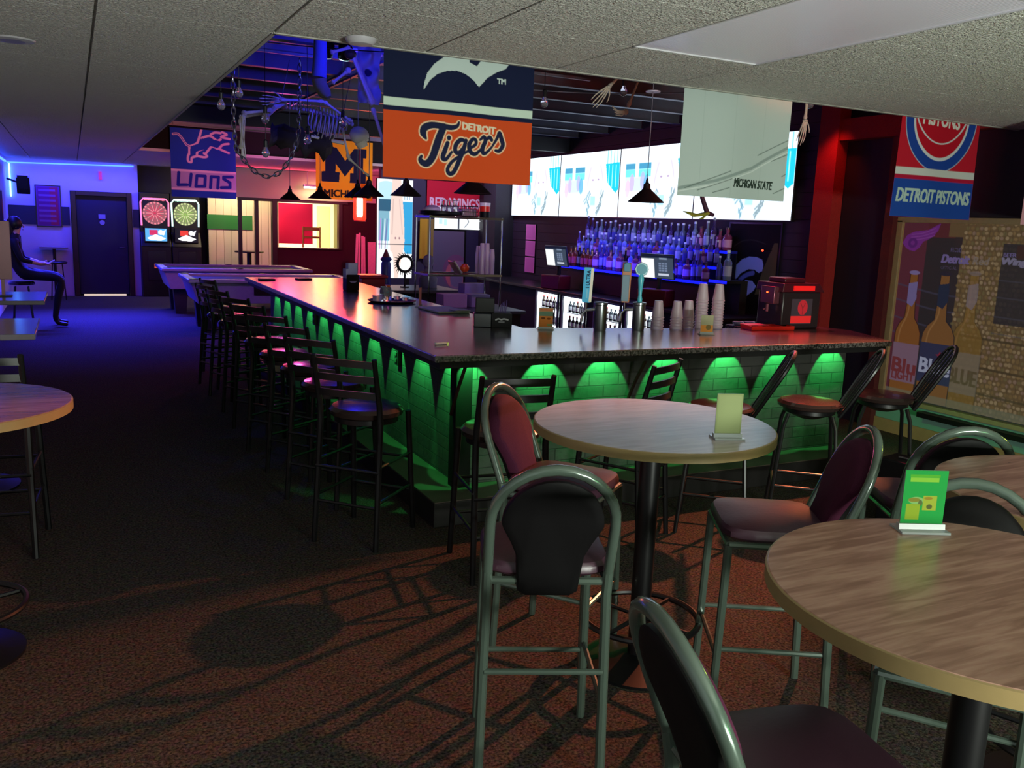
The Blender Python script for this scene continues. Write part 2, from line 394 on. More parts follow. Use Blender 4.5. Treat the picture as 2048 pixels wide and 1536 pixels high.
# suspended ceiling: tiles with open joints, cut away above the bar
def ceiling():
    mb = MB(); S = 0.81; g = 0.007
    xs = [0.95+S*k for k in range(-3, 9)]
    def tile(x0, y0, x1, y1):
        x0 = max(x0, -1.12); x1 = min(x1, 6.99)
        if x1-x0 < 0.03: return
        mb.span((x0+g, y0+0.003, 2.70), (x1-g, y1-0.003, 2.724))
        mb.span((x0, y0, 2.712), (x1, y1, 2.735))
    for x in xs:
        for k in range(0, 10):
            y1 = 4.70-S*k
            if abs(x-2.57) < 0.01 and k in (1, 2): continue
            tile(x, y1-S, x+S, y1)
        for k in range(0, 10):
            if 15.0+S*k < 22.5: tile(x, 15.0+S*k, x+S, 15.0+S*(k+1))
    y = 4.70
    while y < 14.99:
        y2 = min(y+1.62, 15.0)
        for x in xs:
            if x+S <= 0.96: tile(x, y, x+S, y2)
        y = y2
    m = bpy.data.materials.new('textured_ceiling_tile'); m.use_nodes = True; nt = m.node_tree; b = nt.nodes['Principled BSDF']
    b.inputs['Base Color'].default_value = (*lin('EAE8E0'), 1); b.inputs['Roughness'].default_value = 0.9
    tc = nt.nodes.new('ShaderNodeTexCoord'); n = nt.nodes.new('ShaderNodeTexNoise'); n.inputs['Scale'].default_value = 55; n.inputs['Detail'].default_value = 3; n.inputs['Distortion'].default_value = 1.2
    nt.links.new(tc.outputs['Object'], n.inputs['Vector'])
    bp = nt.nodes.new('ShaderNodeBump'); bp.inputs['Strength'].default_value = 1.0; bp.inputs['Distance'].default_value = 0.07
    nt.links.new(n.outputs['Fac'], bp.inputs['Height']); nt.links.new(bp.outputs['Normal'], b.inputs['Normal'])
    struct('ceiling', mb, m)
ceiling()
struct('trim_5', MB().span((0.95, 4.69, 2.695), (7.0, 4.72, 2.74)).span((0.945, 4.70, 2.695), (0.965, 15.0, 2.74)).span((0.95, 14.985, 2.695), (7.0, 15.01, 2.74)), mat('ceiling_edge_trim', 'A9A9A0', 0.6))
struct('wall_plenum', MB().span((0.93, 4.55, 2.74), (0.945, 15.1, 3.7)).span((0.93, 15.1, 2.74), (7.0, 15.12, 3.7)), mat('black_plenum', '08080C', 0.9))
struct('ceiling_deck', MB().span((-1.3, -4.3, 3.72), (7.1, 15.3, 3.8)).span((-1.3, 15.3, 2.76), (7.1, 23.2, 2.85)), mat('black_deck', '0C0B12', 0.9, var=0.2))
M_joist = mat('grey_steel_joist', '5A5664', 0.45, 0.3, var=0.15)
for k in range(13):
    y = 5.1+0.82*k
    mb = MB().span((0.95, y-0.04, 3.10), (6.84, y+0.04, 3.108)).span((0.95, y-0.004, 3.108), (6.84, y+0.004, 3.30)).span((0.95, y-0.04, 3.30), (6.84, y+0.04, 3.308))
    struct('ceiling_joist', mb, M_joist)
for (a, b) in (((2.385, 4.8, 3.08), (2.415, 12.0, 3.10)), ((2.27, 5.2, 3.08), (2.29, 9.0, 3.10)), ((0.96, 6.985, 3.08), (4.2, 7.015, 3.10)), ((2.8, 5.985, 3.08), (4.4, 6.015, 3.10)), ((3.3, 5.59, 3.08), (6.2, 5.62, 3.10)), ((3.6, 5.185, 3.08), (3.66, 5.95, 3.10)), ((5.47, 5.62, 3.08), (5.49, 5.95, 3.10)), ((1.1, 7.485, 3.08), (1.9, 7.515, 3.10)), ((1.6, 6.485, 3.08), (2.4, 6.515, 3.10))):
    struct('ceiling_batten', MB().span(a, b), M_joist)
struct('ceiling_beam', MB().span((0.98, 11.9, 2.9), (6.84, 12.0, 3.10)), mat('black_beam', '0D0D12', 0.6))

# street window with its beer film
def street_window():
    g = thing('window_2', None, None, (0, 0, 0)); g['kind'] = 'structure'
    MB().span((XW-0.05, 3.0, 0.30), (XW+0.08, 5.74, 0.34)).span((XW-0.03, 5.68, 0.34), (XW+0.06, 5.74, 1.97)).span((XW-0.03, 3.0, 1.95), (XW+0.06, 5.74, 2.0)).build('window_frame', mat('aged_tan_frame', '8E7A58', 0.5, var=0.2), g, False, 0.004)
    MB().span((XW+0.02, 3.05, 0.34), (XW+0.03, 5.68, 1.96)).build('window_pane', mat('window_glass', 'DDE6EA', 0.05, trans=0.9, spec=0.5), g, False)
street_window()
struct('window_sill_rail', MB().span((XW-0.14, 3.95, 0.235), (XW-0.04, 5.2, 0.28)), mat('black_heater_rail', '100C0C', 0.4))

# ================================================================ THE BAR
def brick_mat(name, axis):
    m = bpy.data.materials.new(name); m.use_nodes = True; nt = m.node_tree; b = nt.nodes['Principled BSDF']
    tc = nt.nodes.new('ShaderNodeTexCoord'); sp = nt.nodes.new('ShaderNodeSeparateXYZ'); cb = nt.nodes.new('ShaderNodeCombineXYZ')
    nt.links.new(tc.outputs['Object'], sp.inputs[0]); nt.links.new(sp.outputs[axis], cb.inputs[0]); nt.links.new(sp.outputs[2], cb.inputs[1])
    br = nt.nodes.new('ShaderNodeTexBrick'); br.inputs['Scale'].default_value = 1.0
    br.inputs['Brick Width'].default_value = 0.235; br.inputs['Row Height'].default_value = 0.083; br.inputs['Mortar Size'].default_value = 0.004; br.inputs['Mortar Smooth'].default_value = 0.3
    br.inputs['Color1'].default_value = (*lin('383735'), 1); br.inputs['Color2'].default_value = (*lin('2C2B2A'), 1); br.inputs['Mortar'].default_value = (*lin('1E1E1E'), 1)
    nt.links.new(cb.outputs[0], br.inputs['Vector']); nt.links.new(br.outputs['Color'], b.inputs['Base Color']); b.inputs['Roughness'].default_value = 0.65
    n = nt.nodes.new('ShaderNodeTexNoise'); n.inputs['Scale'].default_value = 22; nt.links.new(tc.outputs['Object'], n.inputs['Vector'])
    ad = nt.nodes.new('ShaderNodeMath'); ad.operation = 'MULTIPLY_ADD'; ad.inputs[1].default_value = 0.35
    nt.links.new(n.outputs['Fac'], ad.inputs[0]); iv = nt.nodes.new('ShaderNodeMath'); iv.operation = 'SUBTRACT'; iv.inputs[0].default_value = 1.0
    nt.links.new(br.outputs['Fac'], iv.inputs[1]); nt.links.new(iv.outputs[0], ad.inputs[2])
    bp = nt.nodes.new('ShaderNodeBump'); bp.inputs['Strength'].default_value = 0.9; bp.inputs['Distance'].default_value = 0.012
    nt.links.new(ad.outputs[0], bp.inputs['Height']); nt.links.new(bp.outputs['Normal'], b.inputs['Normal'])
    return m
M_bar_in = mat('black_bar_carcass', '0E0D10', 0.6)
def granite():
    m = bpy.data.materials.new('speckled_bar_top'); m.use_nodes = True; nt = m.node_tree; b = nt.nodes['Principled BSDF']
    tc = nt.nodes.new('ShaderNodeTexCoord'); n = nt.nodes.new('ShaderNodeTexNoise'); n.inputs['Scale'].default_value = 70; n.inputs['Detail'].default_value = 8
    nt.links.new(tc.outputs['Object'], n.inputs['Vector'])
    r = nt.nodes.new('ShaderNodeValToRGB'); r.color_ramp.elements[0].position = 0.4; r.color_ramp.elements[1].position = 0.62
    r.color_ramp.elements[0].color = (*lin('1E1A1A'), 1); r.color_ramp.elements[1].color = (*lin('6E6866'), 1)
    nt.links.new(n.outputs['Fac'], r.inputs['Fac']); nt.links.new(r.outputs['Color'], b.inputs['Base Color'])
    b.inputs['Roughness'].default_value = 0.27; b.inputs['Specular IOR Level'].default_value = 1.0; b.inputs['IOR'].default_value = 1.55; b.inputs['Coat Weight'].default_value = 1.0; b.inputs['Coat Roughness'].default_value = 0.17
    n2 = nt.nodes.new('ShaderNodeTexNoise'); n2.inputs['Scale'].default_value = 35; nt.links.new(tc.outputs['Object'], n2.inputs['Vector'])
    bp = nt.nodes.new('ShaderNodeBump'); bp.inputs['Strength'].default_value = 0.12; bp.inputs['Distance'].default_value = 0.005
    nt.links.new(n2.outputs['Fac'], bp.inputs['Height']); nt.links.new(bp.outputs['Normal'], b.inputs['Normal'])
    return m
def bar():
    b = thing('bar_counter', 'long L-shaped bar counter with speckled top, brick front and green lights underneath', 'bar counter', (0, 0, 0))
    top = [(1.82, 4.585), (5.50, 4.545), (5.74, 5.17), (5.58, 5.72), (4.88, 5.72), (4.86, 5.43), (2.98, 5.74), (3.0, 7.4), (3.06, 10.95), (1.84, 10.95)]
    MB().prism(top, 1.0, 1.04).build('bar_top', granite(), b, False, 0.006)
    MB().prism([(1.87, 4.64), (5.50, 4.60), (5.50, 4.66), (1.93, 4.70), (1.93, 10.9), (1.87, 10.9)], 0.955, 1.0).build('apron', M_bar_in, b, False)
    MB().span((2.20, 4.93, 0), (5.42, 5.3, 0.999)).span((2.20, 5.3, 0), (2.75, 10.8, 0.999)).build('carcass', M_bar_in, b, False)
    MB().span((2.13, 4.90, 0.0), (5.42, 4.928, 0.998)).build('brick_front', brick_mat('white_brick_front', 0), b, False)
    MB().span((2.12, 4.9, 0.0), (2.148, 10.8, 0.998)).build('brick_side', brick_mat('white_brick_side', 1), b, False)
    MB().span((2.06, 4.83, 0.0), (2.17, 4.93, 0.998)).build('corner_post', mat('black_post_paint', '0A0908', 0.6, spec=.2), b, False, 0.005)
    MB().prism([(1.84, 4.6), (5.42, 4.6), (5.42, 4.9), (2.12, 4.9), (2.12, 10.8), (1.84, 10.8)], 0.0, 0.15).build('foot_step', mat('black_step_riser', '100D0C', 0.6), b, False, 0.004)
    MB().prism([(1.845, 4.605), (5.42, 4.605), (5.42, 4.89), (2.115, 4.89), (2.115, 10.8), (1.845, 10.8)], 0.1505, 0.156).build('step_board', mat('worn_step_board', '4A4038', 0.5, var=0.3, vscale=8), b, False)
    rail = MB().tube([(5.3, 4.66, 0.42), (2.0, 4.68, 0.42)], 0.018, 8)
    m_puck = mat('green_puck_lens', '40FF70', 0.4, emit='30FF60', estr=2.0)
    for i, x in enumerate((2.15, 2.70, 3.16, 3.68, 4.21, 4.73, 5.25)):
        p = MB().lathe([(0.028, 0), (0.028, 0.012)], 14, (x, 4.74, 0.985)).build('puck_light', m_puck, b)
        lamp('SPOT', 'green_puck_beam', (x, 4.74, 0.972), GREEN, 33, 0.008, (x, 4.90, 0.78), 74, 0.12)
    for i, y in enumerate((5.05, 5.58, 6.10, 6.66, 7.20, 7.74, 8.25, 8.78, 9.32, 9.86, 10.4)):
        p = MB().lathe([(0.028, 0), (0.028, 0.012)], 14, (1.98, y, 0.985)).build('puck_light', m_puck, b)
        lamp('SPOT', 'green_puck_beam', (1.98, y, 0.972), GREEN, 27, 0.008, (2.12, y, 0.78), 70, 0.12)
    lamp('SPOT', 'green_puck_beam', (5.52, 4.95, 0.93), GREEN, 16, 0.008, (6.3, 4.9, 0.0), 80, 0.2)
    for y in (6.05, 8.55):
        mb = MB().box((2.105, y, 0.80), (0.025, 0.075, 0.12)); mb.mat(1).box((2.09, y, 0.825), (0.008, 0.04, 0.03)).box((2.09, y, 0.775), (0.008, 0.04, 0.03))
        mb.build('outlet', [mat('black_outlet_cover', '0B0D0C', 0.4), mat('outlet_face', '1E2A22', 0.4)], b, False, 0.003)
    for x in (2.05, 3.35, 4.6):
        MB().tube([(x, 4.88, 0.62), (x, 4.78, 0.80), (x, 4.68, 0.95)], 0.012, 6).build('bracket', M_dwood, b)
bar()
# work counter behind the long leg and back bar with coolers
def backbar():
    t = thing('back_bar_cabinet', 'low black back bar cabinet with four lit glass-door coolers under the screens', 'cabinet', (0, 0, 0))
    MB().span((6.06, 7.2, 0.86), (6.84, 13.6, 0.90)).build('worktop', mat('black_laminate', '14111A', 0.35), t, False, 0.006)
    cells = [(11.10, 11.81), (10.33, 11.0), (9.45, 10.12), (8.68, 9.34)]
    mb = MB().span((6.34, 11.81, 0), (6.84, 13.55, 0.858)).span((6.34, 7.25, 0), (6.84, 8.68, 0.858)).span((6.34, 11.0, 0), (6.84, 11.10, 0.858)).span((6.34, 10.12, 0), (6.84, 10.33, 0.858)).span((6.34, 9.34, 0), (6.84, 9.45, 0.858))
    for a, b in cells: mb.span((6.34, a, 0), (6.84, b, 0.12)).span((6.34, a, 0.81), (6.84, b, 0.858)).span((6.80, a, 0.12), (6.84, b, 0.81))
    mb.build('carcass', M_bar_in, t, False)
    lit = mat('lit_cooler_lining', 'F4FAFF', 0.5, emit='F0F8FF', estr=1.0)
    for a, b in cells:
        d = MB().span((6.785, a+0.02, 0.13), (6.798, b-0.02, 0.80)).span((6.345, b-0.012, 0.13), (6.785, b-0.002, 0.80)).build('lit_lining', lit, t, False)
        MB().span((6.40, a+0.02, 0.325), (6.78, b-0.02, 0.333)).span((6.40, a+0.02, 0.555), (6.78, b-0.02, 0.563)).build('shelf', mat('white_wire_shelf', 'D8DCE0', 0.4), t, False)
        f = MB().span((6.31, a, 0.10), (6.338, a+0.03, 0.83)).span((6.31, b-0.03, 0.10), (6.338, b, 0.83)).span((6.31, a, 0.80), (6.338, b, 0.83)).span((6.31, a, 0.10), (6.338, b, 0.13)).build('door', mat('steel_door_frame', '9EA2AA', 0.3, 0.8), t, False, 0.003)
        MB().tube([(6.29, a+0.05, 0.70), (6.29, a+0.05, 0.35)], 0.008, 6).build('handle', mat('brushed_steel'), f)
        lamp('AREA', 'cooler_light', (6.42, (a+b)/2, 0.79), (0.9, 0.97, 1.0), 3.0, 0.5, (6.6, (a+b)/2, 0.1), size_y=0.05)
    return cells
cells = backbar()
def bottle_proto(name, h, r, neck, col, lab, label, cat='bottle', glass=True, em=None):
    t = thing(name, label, cat)
    body = h*0.60
    prof = [(r*0.9, 0), (r, 0.008), (r, body), (r*0.8, body+h*0.07), (neck, body+h*0.14), (neck, h*0.93)]
    MB().lathe(prof, 12).build('bottle_body', mat('glass_'+col, col, 0.08, trans=0.55 if glass else 0.0, spec=0.6), t)
    MB().lathe([(neck*1.15, h*0.93), (neck*1.15, h), (neck*0.9, h+0.004)], 10).build('cap', mat('cap_'+lab[0], lab[0], 0.4), t)
    MB().lathe([(r*1.02, body*0.25), (r*1.02, body*0.8)], 12, cap=False).build('paper_label', mat('label_'+lab[1], lab[1], 0.6), t)
    return t
PROT = [
 bottle_proto('liquor_bottle', 0.30, 0.037, 0.014, 'A8B8D8', ('DDE0E8', 'C8CCE0'), ''),
 bottle_proto('liquor_bottle', 0.33, 0.034, 0.013, '6A4A9A', ('B0B0C0', '9A90C8'), ''),
 bottle_proto('liquor_bottle', 0.26, 0.045, 0.016, 'B0481C', ('301810', 'C83A18'), ''),
 bottle_proto('liquor_bottle', 0.29, 0.040, 0.015, '8890C0', ('E8E8F0', '5050A8'), ''),
 bottle_proto('liquor_bottle', 0.24, 0.050, 0.018, 'C05080', ('402030', 'D890B8'), ''),
 bottle_proto('liquor_bottle', 0.31, 0.036, 0.014, '2C2418', ('C8B060', '8A7838'), ''),
]
ORD = ['first', 'second', 'third', 'fourth', 'fifth', 'sixth', 'seventh', 'eighth', 'ninth', 'tenth', 'eleventh', 'twelfth', 'thirteenth', 'fourteenth', 'fifteenth', 'sixteenth', 'seventeenth', 'eighteenth', 'nineteenth', 'twentieth', 'twenty-first', 'twenty-second', 'twenty-third', 'twenty-fourth', 'twenty-fifth', 'twenty-sixth', 'twenty-seventh', 'twenty-eighth']
DESC = ['clear glass', 'violet tinted', 'amber', 'pale blue', 'pink', 'dark brown']
def liquor():
    sh = thing('bottle_shelf', 'three-tier bottle shelf with glowing blue edges on the back bar', 'shelf', (6.40, 9.62, 0.90))
    em = mat('glowing_blue_edge', '1020FF', 0.4, emit='0A14FF', estr=2.2)
    tiers = [(0.0, 0.335), (0.135, 0.51), (0.27, 0.69)]
    for i, (dx, z) in enumerate(tiers):
        s_ = MB().span((dx, -1.75, z-0.03), (dx+0.133, 1.6, z)).build('tier', mat('frosted_blue_shelf', '20289A', 0.3), sh, False)
        MB().span((dx-0.008, -1.75, z-0.032), (dx-0.001, 1.6, z-0.004)).build('light_edge', em, s_, False)
        MB().span((dx+0.12, -1.75, 0.0), (dx+0.13, 1.6, z-0.031)).build('riser', M_bar_in, sh, False)
    used = set(); r = random.Random(3)
    seq = ['lowest', 'middle', 'top']
    for i, (dx, z) in enumerate(tiers):
        n = 27; y0, y1 = (7.95, 11.15)
        for k in range(n):
            q = r.choice([0, 1, 3, 0, 3, 4, 1] if i else [2, 4, 5, 2, 1, 4, 0]); y = y0+(y1-y0)*(k+0.5)/n+r.uniform(-.01, .01)
            lab = '%s liquor bottle, %s from the red column end of the %s tier' % (DESC[q], ORD[k], seq[i])
            p = PROT[q]; loc = (6.40+dx+0.085, y, 0.901+z)
            if q not in used:
                used.add(q); p.location = loc; p['label'] = lab; p['group'] = 'liquor bottles on the blue-lit shelf'; o = p
            else: o = dup(p, loc, r.uniform(0, 6), lab, 'liquor bottles on the blue-lit shelf')
            sc_ = r.uniform(0.85, 1.12); o.scale = (sc_, sc_, sc_)
            o['group'] = 'liquor bottles on the %s tier' % seq[i]
    s2 = thing('corner_shelf', 'small black corner shelf with a blue edge beside the bottle tiers', 'shelf', (6.42, 7.72, 0.90))
    MB().span((0, -0.16, 0.34), (0.3, 0.14, 0.37)).span((0.2, -0.16, 0), (0.3, 0.14, 0.34)).build('board', M_bar_in, s2, False)
    MB().span((-0.008, -0.16, 0.338), (-0.001, 0.14, 0.368)).build('light_edge', em, s2, False)
    dup(PROT[0], (6.5, 7.66, 1.27), 0, 'clear square-shouldered bottle standing on the small corner shelf', '').scale = (1.3, 1.3, 1.1)
    dup(PROT[3], (6.5, 7.80, 1.27), 0, 'pale blue bottle beside the clear one on the small corner shelf', '').scale = (.8, .8, .9)
liquor()
# bottles and cans in the coolers
def cooler_stock():
    protos = []
    for col, cap, lab, nm in (('2A1A10', 'C02020', 'E8E8E8', 'brown beer'), ('303840', 'E0E0E0', 'D0D8E0', 'dark grey'), ('B02020', 'D0D0D0', 'E03030', 'red labelled')):
        b = bottle_proto('beer_bottle', 0.17, 0.027, 0.011, col, (cap, lab), '', glass=False); protos.append([b, nm, False])
    r = random.Random(5)
    names = ['first', 'second', 'third', 'fourth']
    wh = ['the cooler at the papered wall end', 'the cooler second from the papered wall', 'the cooler behind the single tap', 'the cooler behind the paired taps']
    for ci, (a, b) in enumerate(cells):
        for si, z in enumerate((0.12, 0.333, 0.563)):
            for k in range(6):
                q = 2 if (k == 5 and si > 0) or (ci == 1 and si == 1 and k > 3) else r.choice([0, 1, 0])
                y = b-0.08-(b-a-0.16)*k/5; loc = (6.42, y, z+0.009 if si else z+0.001)
                lab = '%s bottle, %s along the %s shelf of %s' % (protos[q][1], ORD[k], ['bottom', 'middle', 'upper'][si], wh[ci])
                if not protos[q][2]:
                    protos[q][2] = True; o = protos[q][0]; o.location = loc; o['label'] = lab
                else: o = dup(protos[q][0], loc, None, lab)
                o['group'] = 'beer bottles in the lit coolers'
cooler_stock()
def pos(y, label, rz):
    t = thing('cash_register', label, 'cash register', (6.20, y, 0.90), rz)
    MB().span((-0.12, -0.19, 0.0), (0.12, 0.19, 0.20)).build('receipt_printer', mat('dark_red_box', '7A1A2A', 0.4), t, True, 0.012)
    MB().tube([(0.05, 0, 0.20), (0.06, 0, 0.42)], 0.03, 8).build('neck', M_bar_in, t)
    Mx = Matrix.Rotation(math.radians(-14), 3, 'Y')
    MB().box((0.0, 0, 0.47), (0.03, 0.44, 0.30), Mx).build('screen_housing', mat('dark_grey_plastic', '2C3038', 0.4), t, True, 0.008)
    c = Canvas(0.42, 0.28, 84, '3E4A5C')
    c.rect(0, 0, .42, .03, '101830'); c.rect(0.0, 0.045, 0.17, 0.28, 'FFFFFF'); c.rect(0.24, 0.03, 0.34, 0.05, '8090A8')
    for i in range(4):
        for j in range(3): c.rect(0.23+j*0.04, 0.09+i*0.028, 0.262+j*0.04, 0.11+i*0.028, '7484A0')
    c.rect(0.22, 0.22, 0.36, 0.245, 'C8D0E0')
    s = c.mesh('screen', canvas_mat('lit_register_screen', emit=1.0), t)
    s.rotation_euler = (0, 0, -PI/2); s.location = (-0.018+0.035, 0.21, 0.61)
    q = bpy.data.objects.new('x', None)
    bpy.data.objects.remove(q)
    # tilt with the housing
    s.matrix_local = Matrix.Translation((0, 0, 0.47)) @ Mx.to_4x4() @ Matrix.Translation((-0.0165, 0.21, 0.14)) @ Matrix.Rotation(-PI/2, 4, 'Z')
pos(11.0, 'touchscreen cash register by the papered end of the back bar', 0.25)
pos(8.55, 'touchscreen cash register behind the round-topped beer tap', 0.45)

# ---- beer taps, cups and everything standing on the bar
M_chrome = mat('polished_chrome', 'C8CCD2', 0.12, 1.0)
M_steel = mat('satin_steel', '8C9094', 0.28, 1.0)
def tap(x, y, label, kind, rz=0):
    t = thing('beer_tap', label, 'beer tap', (x, y, 1.04), rz)
    cx = 0.0
    MB().lathe([(0.045, 0), (0.048, 0.01), (0.048, 0.19), (0.052, 0.195), (0.052, 0.21), (0.03, 0.215)], 24, (0.05, 0.0, 0.0)).build('tower', M_steel, t)
    MB().tube([(0.04, 0, 0.16), (-0.06, 0, 0.15), (-0.085, 0, 0.12), (-0.09, 0, 0.06)], [0.014, 0.012, 0.011, 0.009], 10).tube([(-0.06, 0, 0.15), (-0.06, 0, 0.205)], 0.009, 8).build('faucet', M_chrome, t)
    hx, hz = -0.06, 0.205
    if kind == 'paddle':
        h = MB().prism([(-0.026, 0), (0.026, 0), (0.032, 0.03), (0.038, 0.26), (-0.038, 0.26), (-0.032, 0.03)], -0.014, 0.014, basis((1, 0, 0), (0, 0, 1), (0, -1, 0))).build('handle', mat('sky_blue_handle', '4FB2E6', 0.3, emit='3A9AD8', estr=0.12), t, True, 0.006)
        h.location = (hx, 0, hz); h.rotation_euler = (0, math.radians(2), 0)
        c = Canvas(0.07, 0.25, 60, '58BEEE')
        q = Canvas(0.25, 0.07, c.ny, '58BEEE'); q.rect(0, .050, .25, .07, 'F2EAD8')
        q.text('ULTRA', .125, .020, .235, .046, '12264A', bold=.0015); q.rect(.105, .020, .110, .046, '12264A'); q.rect(.03, .028, .095, .038, '8AD0EE')
        c.img = np.rot90(q.img)[:c.ny+1, :c.nx+1].copy()
        s = c.mesh('handle_print', canvas_mat('printed_tap_face', 0.4), h); s.location = (-0.035, -0.0155, 0.255)
    elif kind == 'flat':
        MB().prism([(-0.03, 0), (0.03, 0), (0.036, 0.22), (0.03, 0.30), (-0.03, 0.30), (-0.036, 0.22)], -0.016, 0.016, basis((1, 0, 0), (0, 0, 1), (0, -1, 0))).build('handle', mat('wooden_paddle', 'B8764E', 0.45, var=0.2), t, True, 0.005, loc=(hx, 0, hz))
        MB().box((hx-0.005, -0.012, hz+0.11), (0.055, 0.012, 0.20)).build('grey_face', mat('slate_blue_face', '5D7C90', 0.4), t, True, 0.003)
        MB().box((hx, -0.02, hz+0.265), (0.05, 0.012, 0.06)).lathe([(0.028, 0), (0.028, 0.05)], 18, (hx, 0.025, hz+0.275), Matrix.Rotation(PI/2, 3, 'X')).build('badge', mat('teal_badge', '2C7C9C', 0.4), t, True, 0.003)
        hx = 0.05
        MB().lathe([(0.018, 0), (0.020, 0.02), (0.013, 0.05), (0.017, 0.11), (0.024, 0.17), (0.016, 0.215)], 16, (hx, 0, hz+.01)).build('handle', mat('cyan_turned_handle', '4FB9CC', 0.3), t)
        MB().lathe([(0.050, -0.014), (0.054, 0), (0.050, 0.014)], 8, (hx, 0, hz+0.255), Matrix.Rotation(PI/2, 3, 'X')).build('round_badge', mat('pale_badge_rim', 'A8DCE8', 0.35), t)
        MB().lathe([(0.038, -0.018), (0.038, 0.018)], 20, (hx, 0, hz+0.255), Matrix.Rotation(PI/2, 3, 'X')).build('badge_centre', mat('teal_badge_centre', '1F8FA8', 0.35), t)
tap(3.45, 5.52, 'beer tap with tall sky-blue flat handle lettered ULTRA', 'paddle', -0.5)
tap(3.78, 5.50, 'double beer tap with a wood-edged slate handle and a round teal-badged cyan handle', 'flat', -0.5)

M_cup = mat('translucent_plastic_cup', 'F0D8E4', 0.25, trans=0.45, spec=0.5)
def cup_stack(x, y, n, label, r=0.048):
    t = thing('cup_stack', label, 'cups', (x, y, 1.041), 0, None)
    h0 = 0.13; st = 0.022
    prof = [(r, 0), (r*0.66, h0)]
    mb = MB()
    for k in range(n):
        z = k*st
        mb.lathe([(r+0.002, z), (r+0.003, z+0.005), (r*0.98, z+0.008), (r*0.98-r*0.32*(st/h0)*1.0, z+st)], 24, cap=False)
    z = (n-1)*st
    mb.lathe([(r, z+0.008), (r*0.80, z+h0*0.6), (r*0.66, z+h0), (r*0.60, z+h0+0.002)], 24, cap=True)
    mb.build('cups', M_cup, t)
for x, y, n, l in [(4.02, 5.50, 5, 'short stack of upturned clear cups, first beside the taps'), (4.17, 5.46, 5, 'short stack of upturned clear cups, second along from the taps'),
                   (4.31, 5.50, 5, 'mid-height stack of upturned clear cups before the tall pair'), (4.44, 5.50, 11, 'tall stack of upturned cups, standing behind the small tan card'), (4.56, 5.45, 11, 'tall stack of upturned cups next to the red garnish tray')]:
    cup_stack(x, y, n, l)

def holder(x, y, z, rz, label, w, h, cv, rough=0.4):
    t = thing('menu_holder', label, 'menu holder', (x, y, z), rz)
    MB().prism([(-w/2-0.008, -0.035), (w/2+0.008, -0.035), (w/2+0.008, 0.035), (-w/2-0.008, 0.035)], 0, 0.006).prism([(-0.012, 0), (0.012, 0), (0.008, 0.02), (-0.008, 0.02)], -w/2-0.005, w/2+0.005, basis((0, 1, 0), (0, 0, 1), (1, 0, 0))).build('acrylic_base', mat('clear_acrylic', 'DDE6E4', 0.1, trans=0.6), t)
    MB().span((-w/2, 0.0005, 0.008), (w/2, 0.0025, h)).build('acrylic_back', mat('clear_acrylic'), t, False)
    s = cv.mesh('printed_card', canvas_mat('printed_card', 0.85), t); s.location = (-w/2, -0.0015, h)
def card_plain():
    c = Canvas(0.10, 0.17, 60, '768056'); c.rect(0.006, 0.006, 0.094, 0.164, '7E885E'); return c
def card_food(bg, nx=120, w=0.115, h=0.165):
    c = Canvas(w, h, nx, bg)
    c.rect(w*.12, h*.07, w*.82, h*.115, '3A7A20'); c.rect(w*.13, h*.12, w*.80, h*.19, '5E8A2A')
    c.disc(w*.32, h*.50, w*.18, '5C8048', h*.06); c.disc(w*.27, h*.49, w*.14, '5C5A20', h*.035); c.disc(w*.42, h*.54, w*.05, '3E4A28', h*.05)
    c.rect(w*.48, h*.42, w*.80, h*.66, '707C26'); c.disc(w*.64, h*.60, w*.07, '3C4420', h*.04); c.disc(w*.6, h*.46, w*.1, '6A5A1C', h*.025)
    c.rect(w*.10, h*.56, w*.42, h*.82, '64781E'); c.rect(w*.08, h*.88, w*.78, h*.905, '1F6A24')
    return c
def card_bar():
    w, h = 0.105, 0.16; c = Canvas(w, h, 60, '66806A')
    c.rect(0, 0, w, h*.18, 'A87E58'); c.rect(w*.1, h*.06, w*.9, h*.12, 'C8603C'); c.rect(0, h*.38, w, h, 'C87838')
    c.disc(w*.3, h*.48, w*.15, '6A3C20', h*.05); c.disc(w*.7, h*.5, w*.14, '80451E', h*.05); c.rect(w*.6, h*.74, w, h*.84, '7A9058')
    return c
# ---- round pub tables
def wood_top(name, base, dark):
    m = bpy.data.materials.new(name); m.use_nodes = True; nt = m.node_tree; b = nt.nodes['Principled BSDF']
    tc = nt.nodes.new('ShaderNodeTexCoord'); mp = nt.nodes.new('ShaderNodeMapping'); mp.inputs['Scale'].default_value = (1.5, 14, 14); mp.inputs['Rotation'].default_value = (0, 0, 0.5)
    n = nt.nodes.new('ShaderNodeTexNoise'); n.inputs['Scale'].default_value = 3.2; n.inputs['Detail'].default_value = 6; n.inputs['Distortion'].default_value = 0.6
    r = nt.nodes.new('ShaderNodeValToRGB'); r.color_ramp.elements[0].position = 0.36; r.color_ramp.elements[1].position = 0.66
    r.color_ramp.elements[0].color = (*lin(dark), 1); r.color_ramp.elements[1].color = (*lin(base), 1)
    nt.links.new(tc.outputs['Object'], mp.inputs[0]); nt.links.new(mp.outputs[0], n.inputs['Vector']); nt.links.new(n.outputs['Fac'], r.inputs['Fac']); nt.links.new(r.outputs['Color'], b.inputs['Base Color'])
    b.inputs['Roughness'].default_value = 0.24; b.inputs['Specular IOR Level'].default_value = 0.8; return m
M_oak = wood_top('oak_laminate', 'AE8672', '855E4C')
M_edge = mat('oak_edge_band', '86734A', 0.45, var=0.15)
M_blk = mat('black_powder_coat', '0A0A0C', 0.35)
